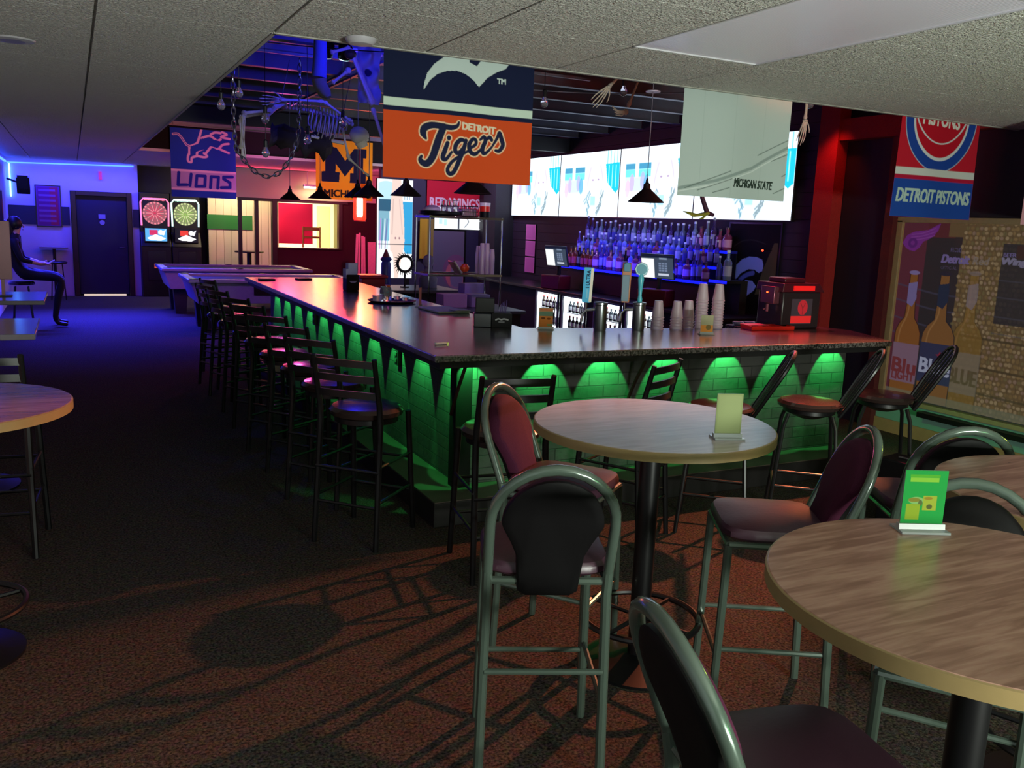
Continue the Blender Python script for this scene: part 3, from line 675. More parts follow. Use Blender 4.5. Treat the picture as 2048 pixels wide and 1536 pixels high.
def pub_table(x, y, label, r=0.48, oak=None, group=None):
    t = thing('pub_table', label, 'table', (x, y, 0), 0, group)
    MB().lathe([(r-0.004, 1.0385), (r-0.006, 1.04)], 72).build('table_top', oak or M_oak, t)
    MB().lathe([(r-0.02, 0.998), (r, 1.003), (r, 1.036), (r-0.004, 1.0385)], 72, cap=False).lathe([(r-0.02, 0.998), (r-0.021, 0.9985)], 72).build('edge_band', M_edge, t)
    MB().lathe([(0.16, 0.97), (0.16, 0.998)], 20).lathe([(0.042, 0.02), (0.042, 0.97)], 20).build('column', M_blk, t)
    MB().lathe([(0.23, 0), (0.23, 0.012), (0.10, 0.03), (0.05, 0.05)], 36).build('base_plate', M_blk, t)
    mb = MB().tube([(0.24*math.cos(a*PI/24), 0.24*math.sin(a*PI/24), 0.21) for a in range(48)], 0.013, 8, True)
    for a in range(4): mb.tube([(0.04*math.cos(a*PI/2+.4), 0.04*math.sin(a*PI/2+.4), 0.21), (0.235*math.cos(a*PI/2+.4), 0.235*math.sin(a*PI/2+.4), 0.21)], 0.009, 6)
    mb.build('foot_ring', M_blk, t)
    return t
pub_table(2.046, 2.781, 'round pale-topped pub table with a plain cream card, in front of the bar', 0.48, wood_top('oak_grey_reflection', 'B4A8A8', '9C9092'))  # this top's oak has the grey of reflections put into its colour
pub_table(1.79, 1.15, 'round wood-grain pub table with the bright green menu card', 0.478)
pub_table(2.84, 1.50, 'round pub table behind the one with the green card', 0.48)
pub_table(-0.48, 3.87, 'round pub table standing against the plain wall across from the bar', 0.45)
holder(2.16, 2.47, 1.0405, -0.35, 'menu holder with a plain cream card on the round table', 0.10, 0.17, card_plain())
holder(1.98, 1.48, 1.0405, -0.42, 'menu holder with a bright green food card on the wood-grain table', 0.115, 0.165, card_food('17702F'))
holder(3.10, 5.62, 1.0405, -0.35, 'orange and green menu card at the bar edge before the lit coolers', 0.105, 0.16, card_bar())
c = Canvas(0.095, 0.145, 50, 'A8A888'); c.rect(0, 0.075, .095, .145, 'D08A40'); c.disc(.06, .09, .02, '7A6A40')
holder(4.21, 5.14, 1.0405, -0.35, 'small tan menu card on a red-lit base in front of the cups', 0.095, 0.145, c)
c = Canvas(0.10, 0.17, 40, 'D87868')
holder(2.74, 7.30, 1.0405, 1.0, 'orange menu card standing edge-on on the long bar leg', 0.10, 0.17, c)

# ---- chairs
M_grey = mat('grey_green_metal', '4E5C52', 0.22, 0.35, coat=0.5)
M_vinyl = mat('maroon_upholstery', '3C1228', 0.85, var=0.25, vscale=120, bump=0.15, bscale=400, spec=0.2)
M_seatv = mat('dark_maroon_vinyl', '38202C', 0.38, var=0.1, bump=0.05)
M_blackv = mat('black_vinyl', '060506', 0.6, spec=0.2)
def arch_chair(name, label, loc, rz, group='arch-backed pub chairs around the round tables'):
    # local: faces +y, seat centre over origin
    t = thing(name, label, 'chair', loc, rz)
    W = 0.19; pts = []
    top = 1.105; ra = W
    def back(x, s):   # s: height; lean backwards above the seat
        return (x, -0.19-max(0, s-0.70)*0.38, s)
    pts = [back(-W, z) for z in (0.74, 0.82, top-ra)]+[back(W*math.cos(PI-a*PI/14), top-ra+ra*math.sin(a*PI/14)) for a in range(1, 14)]+[back(W, z) for z in (top-ra, 0.82, 0.74)]
    MB().tube(pts, 0.017, 12).build('back_arch', M_grey, t)
    for sx in (-1, 1):
        MB().tube([(sx*W, -0.205, 0.74), (sx*W, -0.19, 0.66), (sx*(W+0.01), -0.215, 0.0)], 0.017, 10).build('leg', M_grey, t)
        MB().tube([(sx*(W-0.005), 0.18, 0.70), (sx*(W+0.005), 0.195, 0.0)], 0.016, 10).build('leg', M_grey, t)
    z = 0.70
    MB().tube([(-W, 0.18, z), (W, 0.18, z)], 0.013, 8).tube([(-W, -0.19, z), (W, -0.19, z)], 0.013, 8).tube([(-W, -0.19, z), (-W, 0.18, z)], 0.013, 8).tube([(W, -0.19, z), (W, 0.18, z)], 0.013, 8).build('seat_frame', M_grey, t)
    fr = MB()
    for (a, b, h) in (((-W, 0.19), (W, 0.19), 0.27), ((-W, -0.21), (W, -0.21), 0.40), ((-W, -0.21), (-W, 0.19), 0.30), ((W, -0.21), (W, 0.19), 0.30)):
        fr.tube([(a[0], a[1], h), (b[0], b[1], h)], 0.010, 8)
    fr.build('foot_rail', M_grey, t)
    # seat cushion, rounded square
    def pill(hw, hd, z0, z1, nose):
        mb = MB(); N = 32; rings = []
        for (k, zz) in ((0.93, z0), (1.0, z0+0.012), (1.0, z1-0.018), (0.96, z1-0.005), (0.85, z1), (0.4, z1+nose), (0.02, z1+nose)):
            rg = []
            for j in range(N):
                a = 2*PI*j/N; c, s = math.cos(a), math.sin(a); p = 5.0
                q = (abs(c)**p+abs(s)**p)**(-1/p)
                rg.append((hw*k*c*q, hd*k*s*q, zz))
            rings.append(rg)
        vs = [p for r in rings for p in r]; fs = []
        for i in range(len(rings)-1):
            for j in range(N): fs.append((i*N+j, i*N+(j+1) % N, (i+1)*N+(j+1) % N, (i+1)*N+j))
        fs.append(tuple(range(N-1, -1, -1))); fs.append(tuple((len(rings)-1)*N+j for j in range(N)))
        return mb.add(vs, fs)
    pill(0.205, 0.20, 0.715, 0.765, 0.008).build('seat', M_seatv, t)
    # padded backrest: keyhole outline, maroon front and black vinyl back
    out = []
    for a in range(0, 15): out.append((0.155*math.cos(PI*a/14), 1.07-0.155+0.155*math.sin(PI*a/14)))
    out += [(-0.15, 0.90), (-0.125, 0.85), (-0.105, 0.80), (-0.10, 0.72), (-0.095, 0.67), (-0.07, 0.655), (0.07, 0.655), (0.095, 0.67), (0.10, 0.72), (0.105, 0.80), (0.125, 0.85), (0.15, 0.90)]
    cx, cz = 0, 0.88
    def layer(k, off): return [((x*k, back(0, cz+(z_-cz)*k)[1]+off, cz+(z_-cz)*k)) for x, z_ in out]
    n = len(out)
    def shell(offs, mname, mm):
        rings = [layer(k, o_) for k, o_ in offs]; vs = [p for r in rings for p in r]; fs = []
        for i in range(len(rings)-1):
            for j in range(n): fs.append((i*n+j, i*n+(j+1) % n, (i+1)*n+(j+1) % n, (i+1)*n+j))
        fs.append(tuple((len(rings)-1)*n+j for j in range(n)))
        return MB().add(vs, fs).build(mname, mm, t)
    shell([(1.0, 0.0), (1.0, 0.022), (0.95, 0.036), (0.85, 0.042)], 'backrest', M_vinyl)
    shell([(1.0, 0.0), (0.99, -0.014), (0.94, -0.02), (0.8, -0.022)], 'back_panel', M_blackv)
    return t
def face(dx, dy): return math.atan2(dy, dx)-PI/2
ch = arch_chair('pub_chair', 'arch-backed pub chair with its black back panel turned to us, before the pale table', (1.36, 2.42, 0), face(0.39, 0.92))
dup(ch, (1.82, 3.07, 0), face(0.60, -0.80), 'arch-backed chair with maroon padding showing, behind the pale round table')
dup(ch, (2.30, 2.36, 0), face(-0.87, 0.5), 'arch-backed chair side-on, pushed toward the pale table from the window side')
dup(ch, (1.265, 1.14, 0), face(0.97, -0.2), 'arch-backed chair drawn up to the wood-grain table, back cut by the frame bottom')
f_ = dup(ch, (2.06, 1.37, 0), face(-0.8, -0.6), 'arch-backed chair with black padding and green-lit arch just behind the green menu card')
for q in f_.children:
    if q.name.startswith('backrest'): q.data = q.data.copy(); q.data.materials[0] = M_blackv  # maroon pad turned black on this copy only
dup(ch, (3.16, 2.36, 0), face(0.5, 0.86), 'arch-backed chair whose rim glows yellow, beyond the hindmost round table')

def ladder_stool(name, label, loc, rz):
    t = thing(name, label, 'bar stool', loc, rz)
    for sx in (-1, 1):
        MB().tube([(sx*0.195, -0.235, 0), (sx*0.185, -0.18, 0.70), (sx*0.185, -0.19, 0.80), (sx*0.185, -0.255, 1.07)], [0.016, 0.018, 0.017, 0.014], 8).build('leg', M_blk, t)
        MB().tube([(sx*0.20, 0.215, 0), (sx*0.18, 0.165, 0.72)], [0.016, 0.018], 8).build('leg', M_blk, t)
    for k, z in enumerate((0.86, 0.95, 1.035)):
        y = -0.19-(z-0.80)*0.24; mb = MB(); N = 10; vs = []
        for i in range(N+1):
            u = i/N*2-1; yy = y-0.035*(1-u*u)
            for dz in (-0.019, 0.019):
                for dy in (-0.006, 0.006): vs.append((u*0.185, yy+dy, z+dz+0.006*(1-u*u)))
        fs = []
        for i in range(N):
            a = i*4; b = a+4
            fs += [(a, a+1, b+1, b), (a+2, b+2, b+3, a+3), (a, b, b+2, a+2), (a+1, a+3, b+3, b+1)]
        fs += [(0, 2, 3, 1), (N*4, N*4+1, N*4+3, N*4+2)]
        mb.add(vs, fs).build('back_slat', M_blk, t)
    MB().lathe([(0.19, 0.71), (0.205, 0.72), (0.21, 0.745), (0.19, 0.765), (0.10, 0.772), (0.01, 0.773)], 28).build('seat', M_stoolseat, t)
    MB().lathe([(0.18, 0.68), (0.18, 0.709)], 24).build('seat_frame', M_blk, t)
    mb = MB()
    for z, k in ((0.24, 1.0), (0.44, 0.0)):
        b0, f0 = -0.225+0.03*(z), 0.205-0.05*z
        mb.tube([(-0.195, b0, z), (0.195, b0, z)], 0.009, 6).tube([(-0.19, f0, z), (0.19, f0, z)], 0.009, 6)
        mb.tube([(-0.195, b0, z+.03), (-0.19, f0, z+.03)], 0.009, 6).tube([(0.195, b0, z+.03), (0.19, f0, z+.03)], 0.009, 6)
    mb.build('stretcher', M_blk, t)
    return t
M_stoolseat = mat('glossy_black_vinyl_seat', '2A201E', 0.22, coat=0.4)
s1 = ladder_stool('bar_stool', 'ladder-back bar stool at the bar corner, green light on its seat', (1.44, 4.66, 0), face(0.72, 0.69))
nm = ['second', 'third', 'fourth', 'fifth', 'sixth', 'seventh', 'eighth']
for i, (x, y, a) in enumerate([(1.46, 5.42, .66), (1.46, 6.05, .62), (1.44, 6.72, .70), (1.45, 7.45, .6), (1.46, 8.10, .55), (1.44, 8.85, .4), (1.42, 9.5, .35)]):
    dup(s1, (x, y, 0), face(math.cos(a), math.sin(a)), 'ladder-back bar stool, %s from the corner along the long bar side' % nm[i])
dup(s1, (1.55, 10.25, 0), face(0.95, 0.3), 'ladder-back bar stool at the pool-table end of the long bar side')
dup(s1, (1.95, 3.97, 0), face(0.14, 0.99), 'ladder-back bar stool facing the short bar side beside the corner post')
dup(s1, (2.83, 4.14, 0), face(-0.5, 0.86), 'ladder-back bar stool turned askew behind the pale round table')
dup(s1, (-0.42, 5.15, 0), face(0.1, 1), 'ladder-back stool tucked at the blue-lit rectangular table beside the wall')

def bow_stool(name, label, loc, rz):
    t = thing(name, label, 'bar stool', loc, rz)
    MB().lathe([(0.17, 0.725), (0.195, 0.735), (0.20, 0.755), (0.18, 0.772), (0.09, 0.778), (0.01, 0.779)], 30).build('seat', M_stoolseat, t)
    MB().lathe([(0.06, 0.66), (0.16, 0.70), (0.16, 0.724)], 20).build('seat_plate', M_blk, t)
    fr = []
    for sx in (-1, 1):
        for sy in (-1, 1):
            MB().tube([(sx*0.13, sy*0.13, 0.70), (sx*0.155, sy*0.155, 0.62), (sx*0.205, sy*0.205, 0.0)], 0.0125, 8).build('leg', M_blk, t)
    mb = MB()
    for a in range(4):
        p = [(0.185, 0.185), (-0.185, 0.185), (-0.185, -0.185), (0.185, -0.185)]
        mb.tube([(*p[a], 0.24), (*p[(a+1) % 4], 0.24)], 0.010, 8)
    mb.build('foot_rail', M_blk, t)
    def bk(x, z): return (x, -0.17-(z-0.70)*0.55, z)
    pts = [bk(-0.13, 0.70), bk(-0.15, 0.80), bk(-0.165, 0.95)]+[bk(0.165*math.cos(PI-PI*a/10), 1.0+0.12*math.sin(PI*a/10)) for a in range(11)]+[bk(0.165, 0.95), bk(0.15, 0.80), bk(0.13, 0.70)]
    MB().tube(pts, 0.013, 8).build('back_bow', M_blk, t)
    mb = MB()
    for x in (-0.08, 0.0, 0.08): mb.tube([bk(x*0.8, 0.70), bk(x, 1.10 if x == 0 else 1.08)], 0.008, 6)
    mb.build('spindles', M_blk, t)
    return t
b1 = bow_stool('swivel_stool', 'bow-backed swivel stool turned sideways by the street window', (4.84, 4.02, 0), face(-0.75, 0.66))
dup(b1, (4.14, 3.99, 0), face(-0.75, 0.66), 'bow-backed swivel stool in the middle of the three beside the brick front')
dup(b1, (3.47, 4.05, 0), face(-0.75, 0.66), 'bow-backed swivel stool half hidden behind the cream menu card')

# ---- rectangular high tables at the wall
def rect_table(y, label):
    t = thing('high_table', label, 'table', (-0.66, y, 0))
    MB().span((-0.43, -0.43, 1.005), (0.43, 0.43, 1.04)).build('table_top', M_greytop, t, True, 0.006)
    MB().lathe([(0.04, 0.02), (0.04, 1.003)], 16).build('column', M_blk, t)
    MB().lathe([(0.28, 0), (0.28, 0.015), (0.05, 0.05)], 28).build('base_plate', M_blk, t)
M_greytop = mat('grey_laminate_top', '7C7680', 0.18, var=0.05, spec=0.8)
rect_table(6.33, 'rectangular high table with a blue sheen, nearer the round wall-side table')
rect_table(8.44, 'rectangular high table with a blue sheen, close to the seated person')

# ================================================================ SCREENS
def tv_canvas(w=1.645, h=0.918, nx=180):
    c = Canvas(w, h, nx, 'CFDCE8'); X = lambda u: u*w; Y = lambda v: v*h
    c.rect(X(.08), Y(.22), X(.44), Y(.31), '3A7C9C'); c.rect(X(.08), Y(.31), X(.44), Y(.42), '5CC8DC'); c.rect(X(.22), Y(.20), X(.27), Y(.62), 'D4F4F8')
    c.rect(X(.08), Y(.42), X(.42), Y(.62), 'A8C8D8')
    for u, v, col in ((.18, .50, 'A088B4'), (.33, .47, '9088B8'), (.12, .58, 'B898B0'), (.38, .52, '3C88C8')): c.disc(X(u), Y(v), X(.035), col, Y(.13), .8)
    for k in range(4): c.rect(X(.80+k*.05), 0, X(.815+k*.05), Y(.22), '2C98AC', .8)
    c.poly([(X(.78), Y(.20)), (X(1), Y(.18)), (X(1), Y(.58)), (X(.95), Y(.64)), (X(.82), Y(.48))], '18A0C0')
    for k in range(3): c.rect(X(.83+k*.055), Y(.22), X(.838+k*.055), Y(.55), '9AE8F6')
    # pale long-haired figure
    c.poly([(X(.30), Y(1)), (X(.42), Y(.72)), (X(.52), Y(.60)), (X(.76), Y(.58)), (X(.88), Y(.72)), (X(.98), Y(1))], 'B4C2CC')
    c.disc(X(.615), Y(.38), X(.135), 'B6B4C0', Y(.30)); c.disc(X(.625), Y(.46), X(.10), 'C4C2C4', Y(.24))
    c.stroke([(X(.54), Y(.24)), (X(.50), Y(.45)), (X(.49), Y(.62))], X(.012), 'A8A4B8', .8); c.stroke([(X(.70), Y(.22)), (X(.75), Y(.45)), (X(.76), Y(.62))], X(.012), 'A8A4B8', .8)
    c.disc(X(.58), Y(.43), X(.016), '8C7C9C', Y(.014)); c.disc(X(.67), Y(.425), X(.016), '8C7C9C', Y(.014)); c.stroke([(X(.60), Y(.59)), (X(.65), Y(.585))], X(.010), 'F0C8D0')
    r = random.Random(2)
    for k in range(16):
        u = .50+r.uniform(-.03, .03); v = .60+k*.022
        c.stroke([(X(u), Y(v)), (X(u+r.uniform(-.03, .03)), Y(v+.05))], X(.011), '5C8494', .9)
        u = .76+r.uniform(-.035, .03)-k*.004; c.stroke([(X(u), Y(v-.02)), (X(u-r.uniform(.0, .05)), Y(v+.05))], X(.012), '687C84', .9)
    c.rect(X(.555), Y(.68), X(.63), Y(.82), '8CB4CC')
    return c
TVM = canvas_mat('lit_screen_picture', emit=2.2)
def tv():
    t = thing('television', '', 'television', (XW, 0, 0), FACE_MX, 'televisions in the row over the bottles')
    # local x -> world -y ; local y -> world x ; faces -X
    w, h = 1.665, 0.937
    MB().span((0, 0-0.0, 0), (w-0.004, 0.045, h)).build('case', mat('black_tv_case', '0A0A0C', 0.4), t, True, 0.004)
    mb = MB().span((0, -0.004, 0), (w-0.004, -0.001, 0.010)).span((0, -0.004, h-0.008), (w-0.004, -0.001, h)).span((0, -0.004, 0), (0.007, -0.001, h)).span((w-0.011, -0.004, 0), (w-0.004, -0.001, h))
    mb.build('bezel', mat('black_tv_case'), t, False)
    s = tv_canvas().mesh('screen', TVM, t); s.location = (0.008, -0.003, h-0.009)
    return t
T0 = tv()
for i, (y, l) in enumerate([(8.725, 'wall television nearest the red column, mostly behind the grey-green banner'), (10.39, 'wall television directly behind the hanging cone lamp'), (12.055, 'wall television second along from the orange banner'), (13.72, 'wall television partly covered by the edge of the orange banner')]):
    loc = (XW-0.055, y, 1.935)
    if i == 0: T0.location = loc; T0['label'] = l
    else: dup(T0, loc, None, l)
def big_tv():
    t = thing('portrait_screen', 'tall portrait screen with a stretched picture beside the red-lit cue rack', 'screen', (4.66, 14.6, 0.78))
    MB().span((0, 0, 0), (0.66, 0.05, 1.70)).build('case', mat('black_tv_case'), t, True, 0.005)
    MB().span((0.05, 0.0, -0.78), (0.11, 0.05, -0.002)).span((0.55, 0.0, -0.78), (0.61, 0.05, -0.002)).span((0.0, -0.15, -0.78), (0.66, 0.2, -0.75)).build('stand', M_blk, t, False)
    w, h = 0.64, 1.68; c = Canvas(w, h, 90, 'F4FBFF'); X = lambda u: u*w; Y = lambda v: v*h
    c.disc(X(.25), Y(.12), X(.33), 'BFEAF6', Y(.10)); c.rect(X(.04), Y(.20), X(.38), Y(.32), '0E5C7A'); c.rect(X(.04), Y(.32), X(.34), Y(.62), '2E9CB8', .8)
    for k in range(5): c.rect(X(.62+k*.07), Y(0.1), X(.635+k*.07), Y(.2), '2288B8')
    c.rect(X(.60), Y(.22), X(1), Y(.75), '28A4DC'); 
    for k in range(5): c.stroke([(X(.10+k*.06), Y(.40)), (X(.08+k*.05), Y(.70))], X(.025), ['D070E0', '207C98', 'E8F8FF', '6044A8', '88D8F0'][k], .8)
    c.poly([(X(.42), Y(0)), (X(.66), Y(0)), (X(.76), Y(.40)), (X(.78), Y(.62)), (X(.70), Y(1)), (X(.40), Y(1)), (X(.36), Y(.60)), (X(.36), Y(.35))], 'F2D8CC')
    c.stroke([(X(.45), Y(.2)), (X(.42), Y(.55))], X(.03), 'D8BCB4'); c.stroke([(X(.62), Y(.2)), (X(.72), Y(.55))], X(.03), 'E0C4BC')
    c.disc(X(.52), Y(.59), X(.02), 'A07880', Y(.012)); c.disc(X(.63), Y(.59), X(.02), 'A07880', Y(.012))
    c.poly([(X(.25), Y(1)), (X(.34), Y(.70)), (X(.45), Y(.75)), (X(.5), Y(1))], 'FFFFFF'); c.poly([(X(.6), Y(1)), (X(.75), Y(.7)), (X(.95), Y(.85)), (X(1), Y(1))], 'FFFFFF')
    c.rect(0, Y(.65), w, Y(.658), '182838'); c.rect(X(.0), 0, X(.03), h, 'FFFFFF')
    s = c.mesh('screen', canvas_mat('lit_portrait_picture', emit=1.1), t); s.location = (0.01, -0.003, 1.69)
big_tv()
def menu_screen():
    t = thing('menu_screen', 'small bright menu screen above the wire rack on the plum wall', 'screen', (5.95, 15.18, 1.66))
    w, h = 1.05, 0.24
    MB().span((0, 0, 0), (w, 0.04, h)).build('case', mat('black_tv_case'), t, False)
    c = Canvas(w, h, 80, 'F4FAFF'); c.rect(.08, .05, .16, .16, 'A8C8E0'); c.rect(.18, .06, .25, .18, 'A8D0E4'); c.rect(.46, .0, .50, .24, '202838'); c.stroke([(.62, .02), (.68, .10), (.60, .2)], .02, '303A48'); c.rect(.3, .04, .44, .2, 'FFF4EE')
    s = c.mesh('screen', canvas_mat('lit_menu_picture', emit=1.6), t); s.location = (0, -0.003, h)
menu_screen()

# ================================================================ BANNERS
CLOTH = canvas_mat('printed_polyester', 0.75)
def wavef(a, k, ph=0.0, drop=1.3):
    return lambda X, Y: a*np.sin(X*k+ph)*(0.25+0.75*Y/drop)+a*0.5*np.sin(X*k*0.47+2*ph+Y*2.2)
def banner(name, label, cv, loc, rz=0.0, wave=None, sleeve='101018'):
    t = thing(name, label, 'banner', loc, rz)
    cv.mesh('cloth', CLOTH, t, wave)
    MB().tube([(-0.03, 0, 0.012), (cv.w+0.03, 0, 0.012)], 0.011, 8).build('hanging_rod', M_blk, t)
    for x in (0.05, cv.w-0.05): MB().tube([(x, 0, 0.02), (x, 0, 0.12)], 0.003, 5).build('cord', M_blk, t)
    return t
def tigers():
    w, h = 0.92, 1.10; c = Canvas(w, h, 300, '141B38')
    def P(x, y):
        yb = 1195+.062*(x-115); ys = 465+.113*(x-130); xl = 115+(1195-y)*0.048; xr = 1410+(1275-y)*0.012
        return ((x-xl)/(xr-xl)*w, h-(yb-y)/(yb-ys)*0.433)
    yy = lambda d: h-d
    c.rect(0, yy(.363), w, h, 'C6481E'); c.rect(0, yy(.433), w, yy(.388), 'BFD2C2')
    c.poly([P(*p) for p in [(470, 420), (478, 350), (505, 265), (560, 190), (640, 130), (800, 60), (1300, 60), (1170, 240), (1090, 268), (1010, 315), (935, 395), (880, 330), (810, 278), (740, 252), (660, 252), (580, 280), (520, 335)]], 'B9C8C4')
    c.poly([P(*p) for p in [(860, 100), (1000, 100), (915, 214), (850, 180)]], '141B38')
    a, b = P(1100, 320); c.text('TM', a, b, a+0.053, b+0.028, 'B9C8C4', bold=.002)
    a, b = P(790, 712); a2, b2 = P(1090, 800); c.text('DETROIT', a, b-0.004, a2, b+0.034, 'D8C9AE', 0, 0.010, bold=.0035)
    G = [([(480, 850), (458, 800), (470, 752), (530, 728), (610, 738), (690, 752), (740, 738), (756, 705)], [10, 46, 52, 44, 40, 34, 22, 8]),
         ([(625, 745), (590, 830), (560, 920), (530, 1010), (490, 1068), (450, 1068), (428, 1035), (440, 1005)], [50, 56, 56, 52, 50, 40, 26, 12]),
         ([(668, 842), (668, 846)], [30, 30]),
         ([(655, 890), (630, 960), (612, 1020), (640, 1035), (690, 970)], [30, 36, 32, 24, 14]),
         ([(812, 872), (770, 862), (728, 905), (722, 965), (758, 975), (798, 925)], [20, 30, 34, 32, 28, 20]),
         ([(818, 868), (792, 960), (750, 1060), (706, 1150), (668, 1165), (652, 1125), (690, 1060), (770, 1000), (850, 955)], [28, 34, 36, 32, 30, 26, 22, 18, 14]),
         ([(850, 940), (905, 905), (912, 868), (882, 855), (848, 905), (858, 965), (905, 988), (960, 945)], [18, 24, 24, 26, 34, 32, 26, 14]),
         ([(950, 860), (985, 835), (1000, 870), (975, 930), (978, 975), (1010, 975), (1060, 925)], [14, 26, 32, 36, 30, 20, 12]),
         ([(990, 880), (1035, 838), (1058, 862)], [14, 26, 24]),
         ([(1060, 925), (1105, 850), (1128, 800), (1148, 860), (1160, 910), (1130, 958), (1095, 955)], [12, 22, 28, 34, 32, 26, 14])]
    k = w/1295
    for ex, col in ((26, 'E4C29C'), (15, 'C6481E'), (14, 'E4C29C'), (6, '1A1F3C'), (0, '1A1F3C')):
        if ex == 15: continue
        for pts, ws in G: c.stroke([P(*p) for p in pts], [(q+ex-(2 if ex == 14 else 0))*k for q in ws], col)
    return banner('hanging_banner', 'large navy and orange banner lettered DETROIT Tigers', c, (1.56, 4.78, 3.13), 0, wavef(0.012, 11.0, 0.4, 1.1))
tigers()
def msu():
    w, h = 0.93, 1.10; c = Canvas(w, h, 260, 'B4C2BE')
    g = '9DAEAA'
    for x in (.16, .42, .70): c.stroke([(x, 0), (x+.01, h)], .004, 'A9B8B4')
    c.stroke([(-.02, 1.06), (.30, .99), (.62, .89), (.95, .72)], .020, '8E9E9A', smooth=False); c.stroke([(-.02, 1.08), (.30, 1.015), (.62, .915), (.95, .75)], .006, 'D5DEDA', smooth=False)
    for p, q in (((.06, 1.05), (.42, .92)), ((.16, 1.06), (.44, .97)), ((.28, 1.07), (.42, 1.03)), ((.67, .80), (.95, .67)), ((.80, .83), (.95, .77)), ((.90, .93), (.95, .90)), ((.84, 1.05), (.95, 1.0))): c.stroke([p, q], .005, '5A6A64', smooth=False)
    c.text('MICHIGAN STATE', .46, .965, .82, 1.02, '2E3B34', 0.1, 0.006, bold=.003)
    return banner('hanging_banner', 'pale grey-green banner lettered MICHIGAN STATE over the screens', c, (3.60, 4.80, 3.13), 0, wavef(0.016, 9.0, 1.2, 1.1))
msu()
def pistons():
    w, h = 0.89, 1.16; c = Canvas(w, h, 240, 'B41C2E')
    def P(x, y):
        yt = y-(x-860)*0.075
        xl = 920-(yt-150)*0.098; xr = 1615-(yt-150)*0.068
        return ((x-xl)/(xr-xl)*w, h-(1010-yt)/(1010-615)*0.37)
    cx, cy = P(1265, 230)
    r = 0.40
    c.disc(cx, cy, r+.008, '9FB0C8', r+.012); c.disc(cx, cy, r, '1E3F92', r+.005); c.disc(cx, cy, r-.075, 'C8CCD0', r-.075); c.disc(cx, cy, r-.095, 'B01628', r-.10)
    c.disc(cx, cy-.12, r-.07, 'C8CCD0', r-.08); c.disc(cx, cy-.125, r-.085, 'B01628', r-.085)
    a, b = P(1095, 170); c.text('PISTONS', a, b+.0, a+.44, b+.105, 'D8D4CC', 0.0, 0.012, bold=.005)
    c.rect(0, h-.37, w, h-.315, 'C4C6C2'); c.rect(0, h-.315, w, h-.285, 'A81838'); c.rect(0, h-.285, w, h, '1F4396')
    c.text('DETROIT PISTONS', .045, h-.215, .86, h-.115, 'A9C0B8', 0.12, 0.0, bold=.005)
    return banner('hanging_banner', 'red and blue banner lettered DETROIT PISTONS beside the window', c, (5.58, 4.76, 3.13), 0, wavef(0.015, 8.0, 2.2, 1.1))
pistons()
c = Canvas(0.8, 0.75, 80, 'C08A98')
banner('hanging_banner', 'plain pinkish banner cut off by the picture edge beyond the basketball banner', c, (6.30, 4.2, 2.69), -0.2, wavef(0.012, 9, .3))
def michigan():
    w, h = 0.98, 0.98; c = Canvas(w, h, 160, 'D89A1C')
    def P(x, y): return ((x-90-(y-150)*.03)/1350*w, (y-140-(x-90)*.04)/1370*h)
    c.poly([P(*p) for p in [(235, 290), (570, 325), (790, 630), (1000, 340), (1300, 350), (1300, 560), (1225, 560), (1235, 910), (1310, 925), (1315, 1150), (920, 1135), (920, 910), (1000, 905), (1000, 735), (795, 1000), (570, 705), (565, 890), (665, 900), (655, 1130), (250, 1105), (245, 880), (330, 870), (315, 530), (240, 525)]], '131A33')
    c.text('MICHIGAN', w*.14, h*.835, w*.93, h*.955, '2A2216', bold=.008)
    return banner('hanging_banner', 'yellow banner with a dark block M and MICHIGAN beyond the cone lamps', c, (3.70, 14.92, 3.07), 0, wavef(0.02, 10, .9))
michigan()
def lions():
    w, h = 0.98, 1.05; c = Canvas(w, h, 170, '1C3C9A')
    def P(x, y): return ((x-100)/1255*w, (y-60-(x-100)*.06)/1400*h)
    ol = 'C8A8C0'
    c.rect(0, P(100, 895)[1], w, P(100, 940)[1], 'C9AFC4'); c.rect(0, P(100, 940)[1], w, P(100, 1280)[1], '9C8AB4'); c.rect(0, P(100, 1275)[1], w, P(100, 1320)[1], 'C9AFC4')
    q = 1255/w
    S = lambda pts, wd, col, sm=True: c.stroke([P(*p) for p in pts], wd/q, col, 1, sm)
    body = [[(160, 195), (250, 195), (330, 290), (400, 400), (470, 440)], [(470, 440), (600, 380), (650, 270), (700, 100)], [(460, 460), (455, 580), (430, 640), (430, 740), (490, 760), (500, 680), (560, 650), (620, 640), (740, 660), (800, 640), (770, 600), (740, 580)], [(600, 620), (620, 540), (720, 490)], [(770, 590), (830, 510), (900, 440), (1000, 480)], [(700, 270), (850, 220), (950, 280), (1000, 320), (1070, 290)], [(1030, 480), (1110, 400), (1220, 380)], [(1030, 480), (1150, 540), (1220, 570)], [(1100, 140), (1190, 190), (1080, 240), (1240, 280)], [(880, 190), (960, 150), (1070, 160)]]
    for b in body: S(b, 44, ol)
    c.poly([P(*p) for p in [(480, 440), (640, 380), (700, 280), (960, 300), (1060, 330), (1000, 470), (880, 430), (740, 500), (620, 540), (470, 600)]], '1C3C9A')
    for b in body[:1]: S(b, 14, '1C3C9A')
    for pts in ([(245, 975), (225, 1225), (395, 1225)], [(480, 1010), (450, 1240)], [(590, 1040), (565, 1260), (740, 1260), (755, 1050), (600, 1040)], [(850, 1290), (870, 1060), (1010, 1070), (990, 1300)], [(1280, 1070), (1110, 1070), (1110, 1110), (1230, 1190), (1230, 1290), (1060, 1290)]):
        S(pts, 62, '1C2C8A', False)
    return banner('hanging_banner', 'blue banner with an outlined leaping lion and LIONS lettering', c, (1.42, 14.92, 3.07), 0, wavef(0.02, 9, 2.5))
lions()
